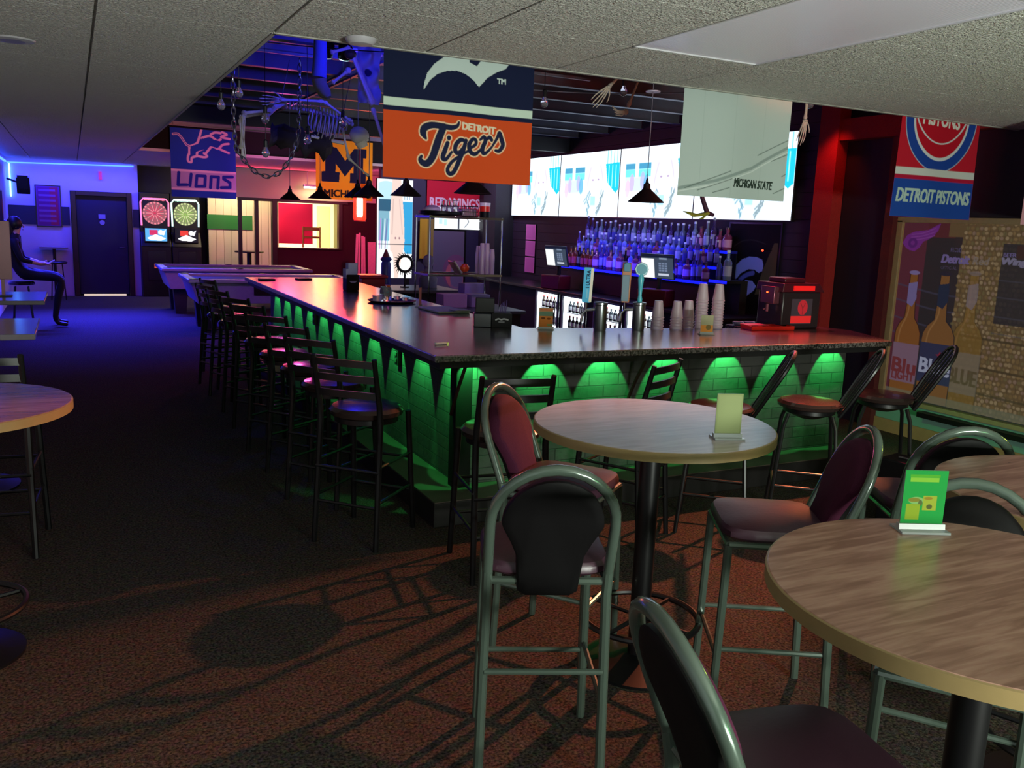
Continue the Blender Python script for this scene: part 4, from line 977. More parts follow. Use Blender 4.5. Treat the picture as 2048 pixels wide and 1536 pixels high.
def redwings():
    w, h = 1.5, 0.62; c = Canvas(w, h, 150, 'B81E34')
    c.text('RED WINGS', .06, .30, 1.05, .47, 'D8B8C8', bold=.006); c.rect(0, .58, w, h, '7A1830'); c.rect(1.12, 0, 1.42, h, '3A1A58'); c.stroke([(1.15, .2), (1.22, .12), (1.2, .3)], .02, 'E0D0E0')
    return banner('wall_pennant', 'red hockey banner lettered RED WINGS high on the plum wall', c, (5.80, 15.20, 2.52), 0)
redwings()
def window_film():
    # local frame: x -> world -Y
    w, h = 2.6, 1.60; c = Canvas(w, h, 560, '362E34')
    r = random.Random(4)
    c.rect(0, 0, .27, h, '6E3042'); c.rect(.27, 0, .55, .13, '6A2C34'); c.rect(.55, .10, .62, 1.0, '3A3036')
    # warm cobbled brickwork showing through the perforations
    c.rect(.62, 0, w, h, '7E6442'); c.rect(.48, .0, .62, .12, '7E6442')
    for row in range(40):
        y = row*.041
        for k in range(52):
            x = .60+k*.040+(row % 2)*.02+r.uniform(-.006, .006)
            if x < .62 or (x < .7 and y > .9): continue
            c.disc(x, y+r.uniform(-.006, .006), r.uniform(.013, .019), r.choice(['A88858', 'B89C74', '94764A', 'C4A880', 'AC8C78', '8A7A50']), r.uniform(.012, .018), .8)
    for k in range(30): c.stroke([(.66+k*.068, 0), (.66+k*.068, h)], .004, '4A3824', .6, False)
    for y in (.95, 1.20, 1.42): c.stroke([(.66, y), (w, y+.05)], .02, '54442C', .8, False)
    c.rect(.62, .98, .92, h, '6A5A34', .45)
    c.rect(1.0, .16, w, .82, '352F38', .92); c.rect(1.12, .17, 1.3, .28, '5A2A20', .5)
    for y in (.56, .70, .86, 1.0):
        c.stroke([(.0, y), (.4, y+.06), (.62, y+.07)], .016, '54506C', .6); c.stroke([(1.0, y-.1), (w, y-.06)], .012, '5C5868', .5)
    W = '8A32A0'
    c.poly([(.01, .19), (.05, .12), (.12, .085), (.20, .075), (.27, .065), (.39, .005), (.37, .07), (.33, .12), (.28, .15), (.23, .17), (.20, .22), (.15, .26), (.09, .25), (.05, .23)], W)
    for q in (.0, .025, .05): c.stroke([(.10, .11+q), (.22, .095+q), (.34, .05+q*1.3)], .006, 'A858BE')
    c.disc(.12, .185, .05, '6C2488', .045); c.disc(.12, .185, .022, W, .02)
    L_ = '8474AC'
    c.text('PROUD', .52, .21, .62, .25, L_, k=.7); c.text('BEER', 1.01, .235, 1.12, .265, L_, k=.8, bold=.002); c.text('Detroit', .44, .275, .70, .345, '8E7CBC', 0.2, k=.9, bold=.006); c.text('Red', .74, .28, .88, .345, 'A09088', 0.2, k=.4, bold=.004)
    c.text('Wings', .99, .275, 1.24, .345, '9C94B4', 0.2, k=.9, bold=.006); c.text('OFFICIAL', .44, .375, .60, .40, L_, k=.4)
    def bott(cx, top, wn, wb, neck, cap, glass, edge, lab, labtxt, tcol, k=1.0, ly=1.10):
        sh = top+.44
        body = [(cx-wn, top), (cx+wn, top), (cx+wn*1.15, top+.30), (cx+wn*1.35, sh-.03), (cx+wb*.75, sh+.03), (cx+wb*.97, sh+.10), (cx+wb, sh+.16), (cx+wb, h), (cx-wb, h), (cx-wb, sh+.16), (cx-wb*.97, sh+.10), (cx-wb*.75, sh+.03), (cx-wn*1.35, sh-.03), (cx-wn*1.15, top+.30)]
        c.poly(body, glass, k); c.stroke(body+[body[0]], .008, edge, k, False)
        c.stroke([(cx-wn*.5, top+.1), (cx-wn*.5, top+.36), (cx-wb*.6, sh+.08), (cx-wb*.7, sh+.2)], .014, 'C8925A', .6*k)
        c.disc(cx, top, wn*1.35, cap, .020, k)
        c.poly([(cx-wn*1.15, top+.10), (cx+wn*1.15, top+.08), (cx+wn*1.2, top+.24), (cx+.01, top+.31), (cx-wn*1.2, top+.28)], neck, k)
        c.rect(cx-wb-.004, ly, cx+wb+.004, ly+.36, lab, k)
        c.text(labtxt, cx-wb*.92, ly+.14, cx+wb*.92, ly+.27, tcol, 0, .01, k, bold=.007)
    bott(.78, .42, .040, .145, 'A092A0', '9C8C8C', 'A07830', '5A4420', '948C80', 'BLUE', '6E5E40', .6)
    bott(.18, .45, .040, .135, '9080BC', '9A88C4', 'A0642E', '40201A', '9C7890', 'Blu', '8E3A40', 1.0, 1.10)
    bott(.50, .44, .045, .165, '2A3452', '302A40', '9A6838', '28202C', '3A3C62', 'Blue', 'C8CEEC', 1.0, 1.06)
    c.text('LIGHT', .06, 1.36, .30, 1.44, '8E3A40', k=.8, bold=.004)
    c.poly([(.54, 1.12), (.555, 1.15), (.59, 1.155), (.55, 1.185), (.50, 1.155), (.525, 1.15)], 'A02848')
    c.rect(0, h-.07, w, h, '8A9078', .6); c.rect(0, 0, .012, h, 'B08C50', .8)
    t = thing('window_film', 'large printed beer poster film with three bottles covering the street window', 'poster', (XW-0.012, 5.68, 1.955), FACE_MX)
    c.mesh('film', canvas_mat('backlit_perforated_film', emit=0.30), t)
window_film()
def picture(name, label, cat, cv, loc, rz, fr=0.02, fm=None, em=0.0):
    t = thing(name, label, cat, loc, rz)
    s = cv.mesh('print', canvas_mat('printed_sheet', 0.6) if em == 0 else canvas_mat('lit_print_%d' % int(em*100), emit=em), t)
    MB().span((-fr, 0.001, -cv.h-fr), (cv.w+fr, 0.016, fr)).build('backing_board', fm or M_blk, t, False)
    return t
# helmet poster on the planked wall
w_, h_ = 0.82, 1.25; c = Canvas(w_, h_, 110, '100E10')
c.poly([(.74, .2), (.80, .2), (.80, .72), (.50, .78), (.60, .5)], '4A4434')
q = lambda x, y: ((x-880)/430*.82, (y-200)/880*1.25)
Sx = lambda pts: [q(*p) for p in pts]
c.poly(Sx([(905, 880), (915, 780), (915, 680), (925, 600), (960, 530), (1010, 480), (1070, 455), (1130, 453), (1180, 470), (1197, 510), (1190, 560), (1160, 575), (1120, 552), (1070, 555), (1010, 590), (970, 640), (962, 700), (965, 780), (950, 850), (925, 875)]), '8290F0')
c.poly(Sx([(1000, 880), (985, 800), (985, 720), (1010, 670), (1060, 642), (1110, 640), (1150, 680), (1130, 720), (1080, 760), (1045, 830), (1030, 870)]), '8290F0')
c.stroke(Sx([(980, 690), (1010, 640), (1060, 600), (1115, 580)]), .05, '5058B8')
c.stroke(Sx([(930, 380), (1000, 335), (1100, 325), (1200, 350)]), .012, '2C2A2C')
picture('helmet_poster', 'black poster with a blue warrior helmet emblem between bottles and column', 'poster', c, (XW-0.02, 8.06, 1.90), FACE_MX)
for i, z in enumerate((1.80, 1.53, 1.26)):
    c = Canvas(0.34, 0.25, 30, 'C878B8'); c.rect(.02, .02, .32, .23, 'BE6CB0')
    picture('notice_sheet', 'pink paper notice, %s of three pinned at the end of the back bar' % ['topmost', 'middle one', 'lowest'][i], 'notice', c, (XW-0.02, 13.21, z), FACE_MX, 0.004)
c = Canvas(0.62, 1.25, 60, '5A5068'); c.disc(.46, .75, .26, '6A4468', .32); c.disc(.46, .80, .20, 'A85868', .26); c.disc(.48, .86, .13, '5A5068', .18); c.rect(.36, .55, .62, 1.25, '6A5E86', .7)
picture('arch_poster', 'grey poster with orange arch shape low on the plum wall', 'poster', c, (5.95, 15.22, 1.62), 0)
c = Canvas(0.85, 1.2, 40, '2A2640'); c.rect(.40, 0, .42, 1.2, '15121E')
picture('dark_door_panel', 'dark double cupboard door behind the wire rack', 'cupboard', c, (6.60, 15.20, 1.65), 0)
t = thing('hanging_cloth', 'yellow cloth hanging on the plum wall beside the tall screen', 'cloth', (5.66, 15.16, 1.83))
c = Canvas(0.26, 0.72, 40, 'B08A2C'); c.rect(.15, 0, .26, .72, '7A6A3A'); c.mesh('cloth', CLOTH, t, wavef(0.02, 40, 0, .7))
c = Canvas(0.42, 0.78, 60, '6A3A6E')
c.rect(.02, .02, .40, .76, '6E2E5C'); c.rect(.24, .02, .38, .76, '9A3040')
for k in range(7): c.rect(.04, .06+k*.1, .34, .10+k*.1, '8A5A86', .7)
picture('wall_sign', 'reddish list sign hanging between the wall corner and the far door', 'sign', c, (-0.62, 19.975, 2.18), 0)
c = Canvas(0.9, 0.55, 60, '2A1014'); c.disc(.75, .28, .10, 'A02A18', .16); c.rect(.1, .1, .4, .4, '3A181C')
picture('framed_picture', 'dark framed picture with a red spot at the wall beyond the seated person', 'picture', c, (-1.10, 17.4, 2.02), PI/2)
# the picture hangs on the left wall and faces +X

# ================================================================ HANGING CONE LAMPS
M_shade = mat('dark_bronze_shade', '2A1A20', 0.35, 0.5)
def cone_lamp(x, y, label):
    t = thing('cone_pendant_lamp', label, 'pendant lamp', (x, y, 1.985), 0, None)
    prof = [(0.125, 0), (0.127, 0.004), (0.035, 0.085), (0.030, 0.092), (0.026, 0.098), (0.024, 0.125), (0.012, 0.135), (0.007, 0.165)]
    MB().lathe(prof, 32, cap=False).lathe([(0.122, 0.001), (0.03, 0.083)], 32, cap=False).build('lamp_shade', M_shade, t)
    MB().lathe([(0.018, 0.03), (0.024, 0.05), (0.012, 0.075)], 12).build('bulb', mat('unlit_bulb', 'C8C0B8', 0.1), t)
    MB().tube([(0, 0, 0.16), (0, 0, 1.097)], 0.003, 6).build('cord', mat('grey_flex', '6A6878', 0.4), t)
    return t
for (y, l) in [(5.44, 'cone pendant lamp half covered by the bottom of the orange banner'), (6.76, 'cone pendant lamp in front of the tall portrait screen'), (8.10, 'cone pendant lamp overlapping the yellow banner'), (9.50, 'cone pendant lamp just short of the yellow banner'), (10.97, 'cone pendant lamp farthest along the long bar leg'), (7.36, 'cone pendant lamp by the pink wall, between the screen and the yellow banner')]:
    cone_lamp(2.40 if y != 7.36 else 2.28, y, l)
t = cone_lamp(3.63, 5.20, 'cone pendant lamp hanging alone in front of the bright screens')
MB().lathe([(0.05, 0.745), (0.052, 0.752), (0.03, 0.758)], 24).build('canopy', mat('pale_canopy_disc', 'B8B0C8', 0.4), t)

def cyl_lamp():
    t = thing('red_lamp', 'glowing red cylinder lamp under the yellow banner', 'lamp', (4.22, 14.12, 1.76))
    MB().lathe([(0.09, 0.0), (0.105, 0.03), (0.105, 0.40), (0.09, 0.42)], 24, cap=False).build('lamp_shade', mat('glowing_red_shade', 'FF2A14', 0.4, emit='FF1A0A', estr=3.5, alpha=.55), t)
    MB().lathe([(0.04, 0.05), (0.05, 0.10), (0.05, 0.34), (0.04, 0.38)], 16).build('bulb_glow', mat('hot_lamp_core', 'FFE0C0', 0.4, emit='FFD8B0', estr=16), t)
    MB().lathe([(0.10, -0.02), (0.10, 0.0)], 24).lathe([(0.10, 0.42), (0.04, 0.46)], 24).tube([(0, 0, 0.45), (0, 0, 1.385)], 0.012, 8).build('fixture', mat('dark_red_fixture', '5A1218', 0.5), t)
    lamp('POINT', 'red_lamp_light', (4.28, 13.95, 1.95), (1.0, 0.12, 0.05), 30, 0.15)
cyl_lamp()
lamp('AREA', 'red_cove_light', (4.2, 18.3, 2.45), (1.0, 0.05, 0.12), 30, 2.6, (4.2, 17.4, 2.72), size_y=0.1)
lamp('SPOT', 'violet_side_light', (2.2, 11.6, 2.4), (0.55, 0.1, 1.0), 60, 0.1, (2.4, 13.6, 0.5), 90, 0.7)

# ================================================================ THINGS HANGING FROM THE JOISTS
M_bone = mat('aged_plastic_bone', 'C8BFB0', 0.5, var=0.15, vscale=30)
def bone(mb, a, b, r=0.011):
    a = Vector(a); b = Vector(b); d = (b-a)
    mb.tube([a, a+d*.06, a+d*.16, a+d*.5, a+d*.84, a+d*.94, b], [r*1.2, r*1.9, r*1.05, r*.85, r*1.05, r*1.9, r*1.2], 8)
    return mb
def hand_bones(mb, w, d, up, side, L=0.17, curl=0.2):
    w = Vector(w); d = Vector(d).normalized(); up = Vector(up).normalized(); side = Vector(side).normalized()
    mb.ball(w, 0.022, 8, (1, 1, .7))
    for k, (s, l) in enumerate(((-.9, .85), (-.35, .98), (.2, 1.0), (.7, .9))):
        p = w; m = w+d*L*.42*l+side*s*.035
        mb.tube([w+side*s*.012, m], 0.006, 6)
        q1 = m+d*L*.28*l+side*s*.012-up*curl*.03; q2 = q1+d*L*.18*l-up*curl*.05; q3 = q2+d*L*.12*l-up*curl*.05
        mb.ball(m, .0075, 6); mb.tube([m, q1], 0.0048, 6); mb.ball(q1, .006, 6); mb.tube([q1, q2], 0.0044, 6); mb.tube([q2, q3], [.0042, .002], 6)
    m = w+d*.035+side*.045; mb.tube([w+side*.012, m], .006, 6); mb.tube([m, m+d*.035+side*.018], .0048, 6); mb.tube([m+d*.035+side*.018, m+d*.06+side*.022], [.0044, .002], 6)
def skeleton():
    t = thing('skeleton_prop', 'plastic skeleton hanging face down from the joists beside the chain loop', 'skeleton decoration', (1.85, 7.98, 2.60), 0.0)
    t.rotation_euler = (0, math.radians(9), 0)
    # spine along x; local z up; head toward +x
    sp = MB()
    for k in range(22): sp.lathe([(0.016, -0.011), (0.021, 0), (0.016, 0.011)], 8, (-0.18+k*0.030, 0, 0.10+0.03*math.sin(k/21*PI)), Matrix.Rotation(PI/2, 3, 'Y')).tube([(-0.18+k*.03, 0, .12+.03*math.sin(k/21*PI)), (-0.185+k*.03, 0, .15+.03*math.sin(k/21*PI))], [.006, .002], 5)
    sp.build('spine', M_bone, t)
    rb = MB()
    for k in range(10):
        x = 0.08+k*0.036; R = 0.125-0.004*(k-4)**2*0.9
        R = max(R, .05)
        for s in (-1, 1):
            rb.tube([(x-.012*math.sin(a), s*R*math.sin(a)*1.0, 0.12-(1-math.cos(a))*R*0.88) for a in [PI*j/10 for j in range(10)]], 0.0062, 6)
    rb.tube([(0.10, 0, -0.09), (0.40, 0, -0.08)], [.012, .018], 8)
    rb.build('rib_cage', M_bone, t)
    pv = MB()
    for s in (-1, 1):
        pv.tube([(-0.17, s*.02, .11), (-0.20, s*.10, .13), (-0.27, s*.13, .06), (-0.31, s*.09, -.01), (-0.29, s*.02, -.03)], [.02, .034, .028, .02, .014], 8)
    pv.build('pelvis', M_bone, t)
    for s, foot in ((-1, (-0.50, -.16, -.35)), (1, (-0.42, .16, -.40))):
        k = Vector((-0.53 if s < 0 else -0.50, s*.16, -.06))
        bone(MB(), (-0.29, s*.12, .03), k, .014).build('thigh_bone', M_bone, t)
        f = Vector(foot); mb = MB(); bone(mb, k+Vector((0.01, 0, -.01)), f, .011); mb.tube([k+Vector((.03, .01, -.03)), f+Vector((.02, 0, .02))], .005, 6)
        mb.build('shin_bone', M_bone, t)
    sk = MB(); sk.ball((0.53, 0, 0.02), 0.085, 16, (1.08, .86, 0.95))
    sk.tube([(0.55, 0, -.03), (0.585, 0, -.075)], [.06, .045], 12)
    for s in (-1, 1): sk.ball((0.60, s*.03, -.005), 0.017, 8)
    sk.build('skull', M_bone, t)
    ar = MB(); e = (0.12, -.20, .20); bone(ar, (0.40, -.15, .10), e, .011)
    ar.build('upper_arm_bone', M_bone, t)
    ar = MB(); hp = (-0.24, -.22, .12); bone(ar, e, hp, .009); ar.tube([Vector(e)+Vector((0, .02, .01)), Vector(hp)+Vector((0, .015, .01))], .0045, 6)
    hand_bones(ar, hp, (-1, 0, -.25), (0, 1, 0), (0, 0, 1), .19); ar.build('forearm_and_hand', M_bone, t)
    ar = MB(); bone(ar, (0.40, .15, .08), (0.52, .2, -.18), .011); bone(ar, (0.52, .2, -.18), (0.74, .2, -.30), .009); ar.build('hanging_arm', M_bone, t)
    cl = MB()
    vs = []; fs = []; n = 14; r = random.Random(8)
    for i in range(n+1):
        for j in range(6):
            x = -0.25+0.55*i/n; z = -0.05-j*0.035-0.02*math.sin(i*1.7); vs.append((x, 0.10*math.sin(i*.9)+.03*math.sin(j*1.3), z-(0.05 if (i % 3 == 0 and j == 5) else 0)))
    for i in range(n):
        for j in range(5): fs.append((i*6+j, (i+1)*6+j, (i+1)*6+j+1, i*6+j+1))
    o = cl.add(vs, fs).build('ragged_cloth', mat('dark_ragged_gauze', '2A2028', 0.9, var=.3), t); so = o.modifiers.new('thick', 'SOLIDIFY'); so.thickness = 0.004
    for x in (-0.2, 0.35): MB().tube([(x, 0, .12), (x+.02, 0, .50)], 0.003, 5).build('wire', M_blk, t)
skeleton()
def chain(name, label, pts, pitch=0.05, r=0.0055):
    t = thing(name, label, 'chain', (0, 0, 0)); mb = MB()
    P = [Vector(p) for p in pts]; Q = []
    for i in range(len(P)-1):
        n = max(1, round((P[i+1]-P[i]).length/0.01))
        for k in range(n): Q.append(P[i].lerp(P[i+1], k/n))
    d = 0; last = Q[0]; k = 0
    for a in range(1, len(Q)):
        d += (Q[a]-Q[a-1]).length
        if d >= pitch:
            c_ = (Q[a]+last)/2; tn = (Q[a]-last).normalized(); sd = tn.cross(Vector((0, 1, 0))).normalized() if k % 2 else Vector((0, 1, 0)); L = pitch*.72; W = .016
            mb.tube([c_+tn*(L*math.cos(b))+sd*W*math.sin(b) for b in [2*PI*j/12 for j in range(12)]], r, 6, True)
            last = Q[a]; d = 0; k += 1
    o = mb.build('chain_links', mat('galvanised_chain', '9A94A8', 0.25, 0.9), None); bpy.data.objects.remove(t)
    o.name = name; return tag(o, label, 'chain')
def caten(a, b, sag, n=24):
    a = Vector(a); b = Vector(b); return [a.lerp(b, i/n)+Vector((0, 0, -sag*(1-(2*i/n-1)**2))) for i in range(n+1)]
chain('hanging_chain', 'galvanised chain hanging in a deep loop below the joists', [(1.19, 7.5, 3.08), (1.20, 7.5, 2.45), (1.21, 7.5, 2.30), (1.30, 7.5, 2.19), (1.38, 7.5, 2.12), (1.48, 7.5, 2.10), (1.57, 7.5, 2.15), (1.64, 7.5, 2.25), (1.69, 7.5, 2.36), (1.72, 7.5, 2.50), (1.73, 7.5, 3.08)])
def hang_legs():
    t = thing('skeleton_leg_prop', 'long pair of plastic leg bones slung under the ceiling beside the orange banner', 'skeleton decoration', (0, 0, 0))
    mb = MB(); bone(mb, (1.86, 6.5, 3.00), (2.02, 6.45, 2.62), .013); mb.build('thigh_bone', M_bone, t)
    mb = MB(); bone(mb, (2.02, 6.45, 2.60), (2.14, 6.42, 2.22), .011); mb.tube([(2.04, 6.46, 2.58), (2.15, 6.44, 2.24)], .005, 6); mb.build('shin_bone', M_bone, t)
    mb = MB(); bone(mb, (1.90, 6.58, 3.0), (2.07, 6.56, 2.64), .013); mb.build('thigh_bone', M_bone, t)
    mb = MB(); bone(mb, (1.72, 6.5, 2.96), (1.86, 6.5, 3.01), .012); mb.build('crossed_bone', M_bone, t)
    mb = MB(); bone(mb, (1.73, 6.5, 2.75), (1.84, 6.5, 2.84), .011); mb.ball((1.85, 6.5, 2.85), .025, 8); mb.build('arm_bone', M_bone, t)
    MB().ball((1.865, 6.5, 2.965), .045, 12, (1, 1, .8)).tube([(1.865, 6.5, 2.98), (1.865, 6.5, 3.10)], .004, 5).build('knee_joint', mat('dark_joint', '3A3020', .5), t)
hang_legs()
t = thing('stuffed_leg_prop', 'stuffed blue trouser leg ending in a grey shoe, hung from the joists', 'decoration', (1.645, 6.5, 2.72))
MB().tube([(0, 0, .38), (0.0, 0, .2), (-0.01, 0, .06)], [.045, .05, .055], 12).build('trouser_leg', mat('blue_trouser_cloth', '6A78C8', .85, var=.1), t)
MB().tube([(-0.01, 0, .05), (0.0, -.0, 0.0), (0.03, -0.03, -.05), (0.05, -.05, -.08)], [.055, .052, .045, .02], 12).build('shoe', mat('grey_canvas_shoe', '7A7C74', .8, var=.2), t)
t = thing('gauze_sheet', 'crumpled white gauze lit deep blue, hung against the orange banner', 'decoration', (1.99, 6.72, 3.08))
c = Canvas(.17, .42, 40, 'B0B4D8'); c.disc(.08, .19, .025, '3A3A60', .03); c.mesh('sheet', CLOTH, t, lambda X, Y: .03*np.sin(X*60)*np.sin(Y*22)+.02*np.sin(Y*40+X*20))
t = thing('spot_fixture', 'twin-head spotlight fixture glowing blue-white above the hanging leg bones', 'light fixture', (1.86, 6.9, 3.06))
for s in (-1, 1):
    f = MB().lathe([(0.05, 0), (0.055, .09), (0.03, .12)], 16, (s*.07, 0, -.06), Matrix.Rotation(0.5, 3, 'X')).build('spot_head', M_blk, t)
    MB().lathe([(0.042, -.004), (0.042, -.001)], 16, (s*.07, 0.0, -.062), Matrix.Rotation(0.5, 3, 'X')).build('lens', mat('blue_white_lens', 'C0FFF8', .3, emit='B0F8FF', estr=6), f)
MB().span((-.11, -.01, .03), (.11, .01, .05)).build('bar', M_blk, t, False)
def hand_prop(name, label, pts, hd, side, loc=(0, 0, 0), both=False):
    t = thing(name, label, 'skeleton decoration', loc)
    mb = MB(); bone(mb, pts[0], pts[1], .009); mb.tube([Vector(pts[0])+Vector((.015, 0, 0)), Vector(pts[1])+Vector((.012, 0, 0))], .005, 6); mb.build('forearm_bones', M_bone, t)
    mb = MB(); hand_bones(mb, pts[1], hd, (0, -1, 0), side, .20, .15); mb.build('hand_bones', M_bone, t)
hand_prop('skeleton_arm_prop', 'skeleton arm with spread blue-lit fingers reaching down from the ceiling edge', [(3.98, 6.0, 3.09), (3.77, 6.0, 2.87)], (-.75, 0, -.9), (.7, 0, -.6))
t = thing('skeleton_foot_prop', 'thin skeleton shin and foot hanging beside the blue-lit hand', 'skeleton decoration', (0, 0, 0))
mb = MB(); bone(mb, (4.10, 6.0, 3.09), (3.96, 6.0, 2.74), .010); mb.build('shin_bone', M_bone, t)
mb = MB(); mb.ball((3.94, 6.0, 2.70), .024, 8)
for k in range(4): mb.tube([(3.94, 6.0, 2.70), (3.89-k*.014, 5.98, 2.665+k*.012), (3.83-k*.012, 5.97, 2.665+k*.02)], [.009, .006, .004], 6)
mb.build('foot_bones', M_bone, t)
hand_prop('skeleton_arm_prop', 'red-lit skeleton arm hanging just off the end of the screens', [(5.43, 5.605, 3.085), (5.44, 5.605, 2.73)], (-.1, 0, -1), (1, 0, 0))
# grasping claw in front of the screens
t = thing('claw_prop', 'dark arm with a greenish clawed hand hanging in front of the screens', 'decoration', (0, 0, 0))
MB().tube([(4.36, 5.605, 3.085), (4.40, 5.6, 2.4), (4.44, 5.6, 2.06), (4.50, 5.6, 1.945)], [.012, .016, .018, .02], 8).tube([(4.50, 5.6, 1.945), (4.565, 5.6, 1.93)], [.02, .014], 8).build('arm', mat('purple_black_sleeve', '3A1430', .7), t)
mb = MB()
for k in range(4): mb.tube([(4.50, 5.6-.02+k*.014, 1.94), (4.42, 5.58+k*.016, 1.925), (4.35, 5.57+k*.02, 1.915+.008*k), (4.29, 5.57+k*.02, 1.93+.006*k)], [.014, .011, .009, .003], 6)
mb.tube([(4.49, 5.6, 1.935), (4.45, 5.59, 1.90), (4.41, 5.58, 1.895)], [.012, .009, .003], 6)
mb.build('clawed_hand', mat('greenish_latex', '8A9038', .5), t)
# string-light bulbs
M_bulb = mat('clear_bulb_glass', 'E8E0EC', 0.05, trans=0.85, spec=0.8)
def bulb(name, label, x, y, z):
    t = thing(name, label, 'light bulb', (x, y, z))
    MB().lathe([(0.004, -0.055), (0.020, -0.048), (0.030, -0.028), (0.028, -0.008), (0.016, 0.014), (0.013, 0.028)], 14).build('glass', M_bulb, t)
    MB().lathe([(0.015, 0.022), (0.016, 0.07), (0.006, 0.08)], 10).tube([(0, 0, .07), (0, 0, 3.082-z)], .0025, 5).build('socket', mat('black_socket', '0C0C14', .4), t)
for i, (x, y, z, l) in enumerate([(3.21, 6.0, 2.72, 'clear festoon bulb hanging beside the orange banner, before the bare joists'), (3.91, 6.0, 2.87, 'clear festoon bulb tucked between the skeleton hand and foot'), (5.48, 5.7, 2.88, 'red-lit festoon bulb above the end of the screens'),
      (1.35, 7.0, 2.53, 'pink-lit festoon bulb level with the top of the chain loop'), (1.35, 7.0, 2.28, 'pink-lit festoon bulb inside the lower chain loop'), (1.67, 7.0, 2.40, 'festoon bulb hanging beside the top corner of the yellow banner'), (1.95, 7.0, 2.55, 'large clear festoon bulb at the skull end of the skeleton'),
      (1.03, 7.0, 2.60, 'red festoon bulb close to the ceiling edge above the lion banner'), (1.16, 7.0, 2.70, 'blue-lit festoon bulb high beside the chain')]):
    bulb('festoon_bulb', l, x, y if abs(y-5.7) > .01 else 5.605, z)
tag(MB().tube(caten((1.0, 7.0, 3.07), (3.2, 6.0, 3.07), .06), .004, 6).tube(caten((3.2, 6.0, 3.07), (5.6, 5.7, 3.07), .08), .004, 6).build('festoon_wire', M_blk), 'black wire of the festoon lights strung under the joists', 'wire')
tag(MB().tube(caten((5.2, 5.3, 2.98), (3.0, 7.2, 2.98), .10), .004, 6).build('cable', mat('grey_flex')), 'thin grey cable slung under the joists above the screens', 'wire')
# red and blue flood fixtures
def flood(name, label, loc, rz, col):
    t = thing(name, label, 'light fixture', loc, rz)
    MB().box((0, 0, 0), (.12, .07, .09)).tube([(0, 0, .04), (0, 0, .12)], .008, 6).build('housing', M_blk, t, True, .006)
    MB().box((0, -.037, 0), (.10, .004, .07)).build('lens', mat('lens_'+col, col, .3, emit=col, estr=5), t, False)
flood('flood_fixture', 'small red floodlight fixed under the joists by the column', (6.0, 5.17, 3.05), 0.0, 'FF2810')
o = tag(MB().span((5.45, 5.066, 2.93), (6.35, 5.5, 2.94)).tube([(5.5, 5.4, 2.94), (5.5, 5.4, 3.10)], .005, 5).tube([(6.3, 5.4, 2.94), (6.3, 5.4, 3.10)], .005, 5).build('unseen_light_blocker', M_blk, smooth=False), 'added unseen black plate keeping the red floodlight off the bar top', 'light blocker')  # out-of-view plate added to keep red light off the bar top

# ================================================================ CEILING FITTINGS
def troffer():
    t = thing('ceiling_light_panel', 'unlit prismatic fluorescent light panel in the ceiling over the tables', 'ceiling light', (2.57, 3.89-1.62, 2.70))
    w, l = 0.81, 1.62
    MB().span((0.0, 0, 0), (w, 0.012, .03)).span((0, l-.012, 0), (w, l, .03)).span((0, 0, 0), (.012, l, .03)).span((w-.012, 0, 0), (w, l, .03)).build('frame', mat('white_light_frame', 'C8C8CC', .5), t, False)
    m = bpy.data.materials.new('prismatic_diffuser'); m.use_nodes = True; nt = m.node_tree; b = nt.nodes['Principled BSDF']
    b.inputs['Base Color'].default_value = (*lin('F2EEFF'), 1); b.inputs['Roughness'].default_value = .28; b.inputs['Specular IOR Level'].default_value = .9
    tc = nt.nodes.new('ShaderNodeTexCoord'); ck = nt.nodes.new('ShaderNodeTexVoronoi'); ck.inputs['Scale'].default_value = 90; ck.inputs['Randomness'].default_value = 0.0
    bp = nt.nodes.new('ShaderNodeBump'); bp.inputs['Strength'].default_value = .6; bp.inputs['Distance'].default_value = .006
    nt.links.new(tc.outputs['Object'], ck.inputs['Vector']); nt.links.new(ck.outputs['Distance'], bp.inputs['Height']); nt.links.new(bp.outputs['Normal'], b.inputs['Normal'])
    MB().span((.012, .012, .006), (w-.012, l-.012, .010)).build('diffuser', m, t, False)
    MB().span((0, 0, .031), (w, l, .10)).build('housing', mat('white_light_frame'), t, False)
troffer()
t = thing('smoke_detector', 'round pale disc detector on the ceiling close to the opening corner', 'smoke detector', (1.36, 4.55, 2.699))
MB().lathe([(.03, -.034), (.06, -.030), (.075, -.016), (.08, 0)], 28).build('detector_body', mat('pale_plastic', 'B0AEB4', .5), t)
t = thing('ceiling_speaker', 'flat round ceiling fitting on the tiles over the aisle', 'ceiling fitting', (-0.25, 5.8, 2.699))
MB().lathe([(.09, -.012), (.11, -.008), (.115, 0)], 28).build('rim', mat('pale_plastic'), t); MB().lathe([(.085, -.011), (.02, -.014)], 24).build('grille', mat('grey_grille', '8A88A0', .5), t)
t = thing('dome_camera', 'dark glossy dome camera on the ceiling at the picture edge', 'camera', (-0.30, 2.62, 2.70))
MB().lathe([(.01, -.10), (.05, -.085), (.07, -.05), (.075, -.02)], 24).build('dome', mat('smoked_dome', '101014', .08, coat=.8), t); MB().lathe([(.085, -.02), (.09, 0)], 24).build('base', mat('pale_plastic'), t)
t = thing('wall_speaker', 'black speaker box on a bracket in the blue-lit corner', 'speaker', (-0.80, 19.3, 2.18))
MB().box((0, 0, 0), (.22, .20, .32), Matrix.Rotation(.35, 3, 'X')).build('speaker_box', M_blk, t, True, .01); MB().box((0, -.115, .035), (.18, .012, .26), Matrix.Rotation(.35, 3, 'X')).build('grille', mat('black_grille', '18181C', .8), t, False); MB().tube([(0, .08, 0), (-.28, .3, .1)], .02, 8).build('bracket', M_blk, t)
m_led = mat('blue_led_tube', '60A0FF', .4, emit='2848FF', estr=9)
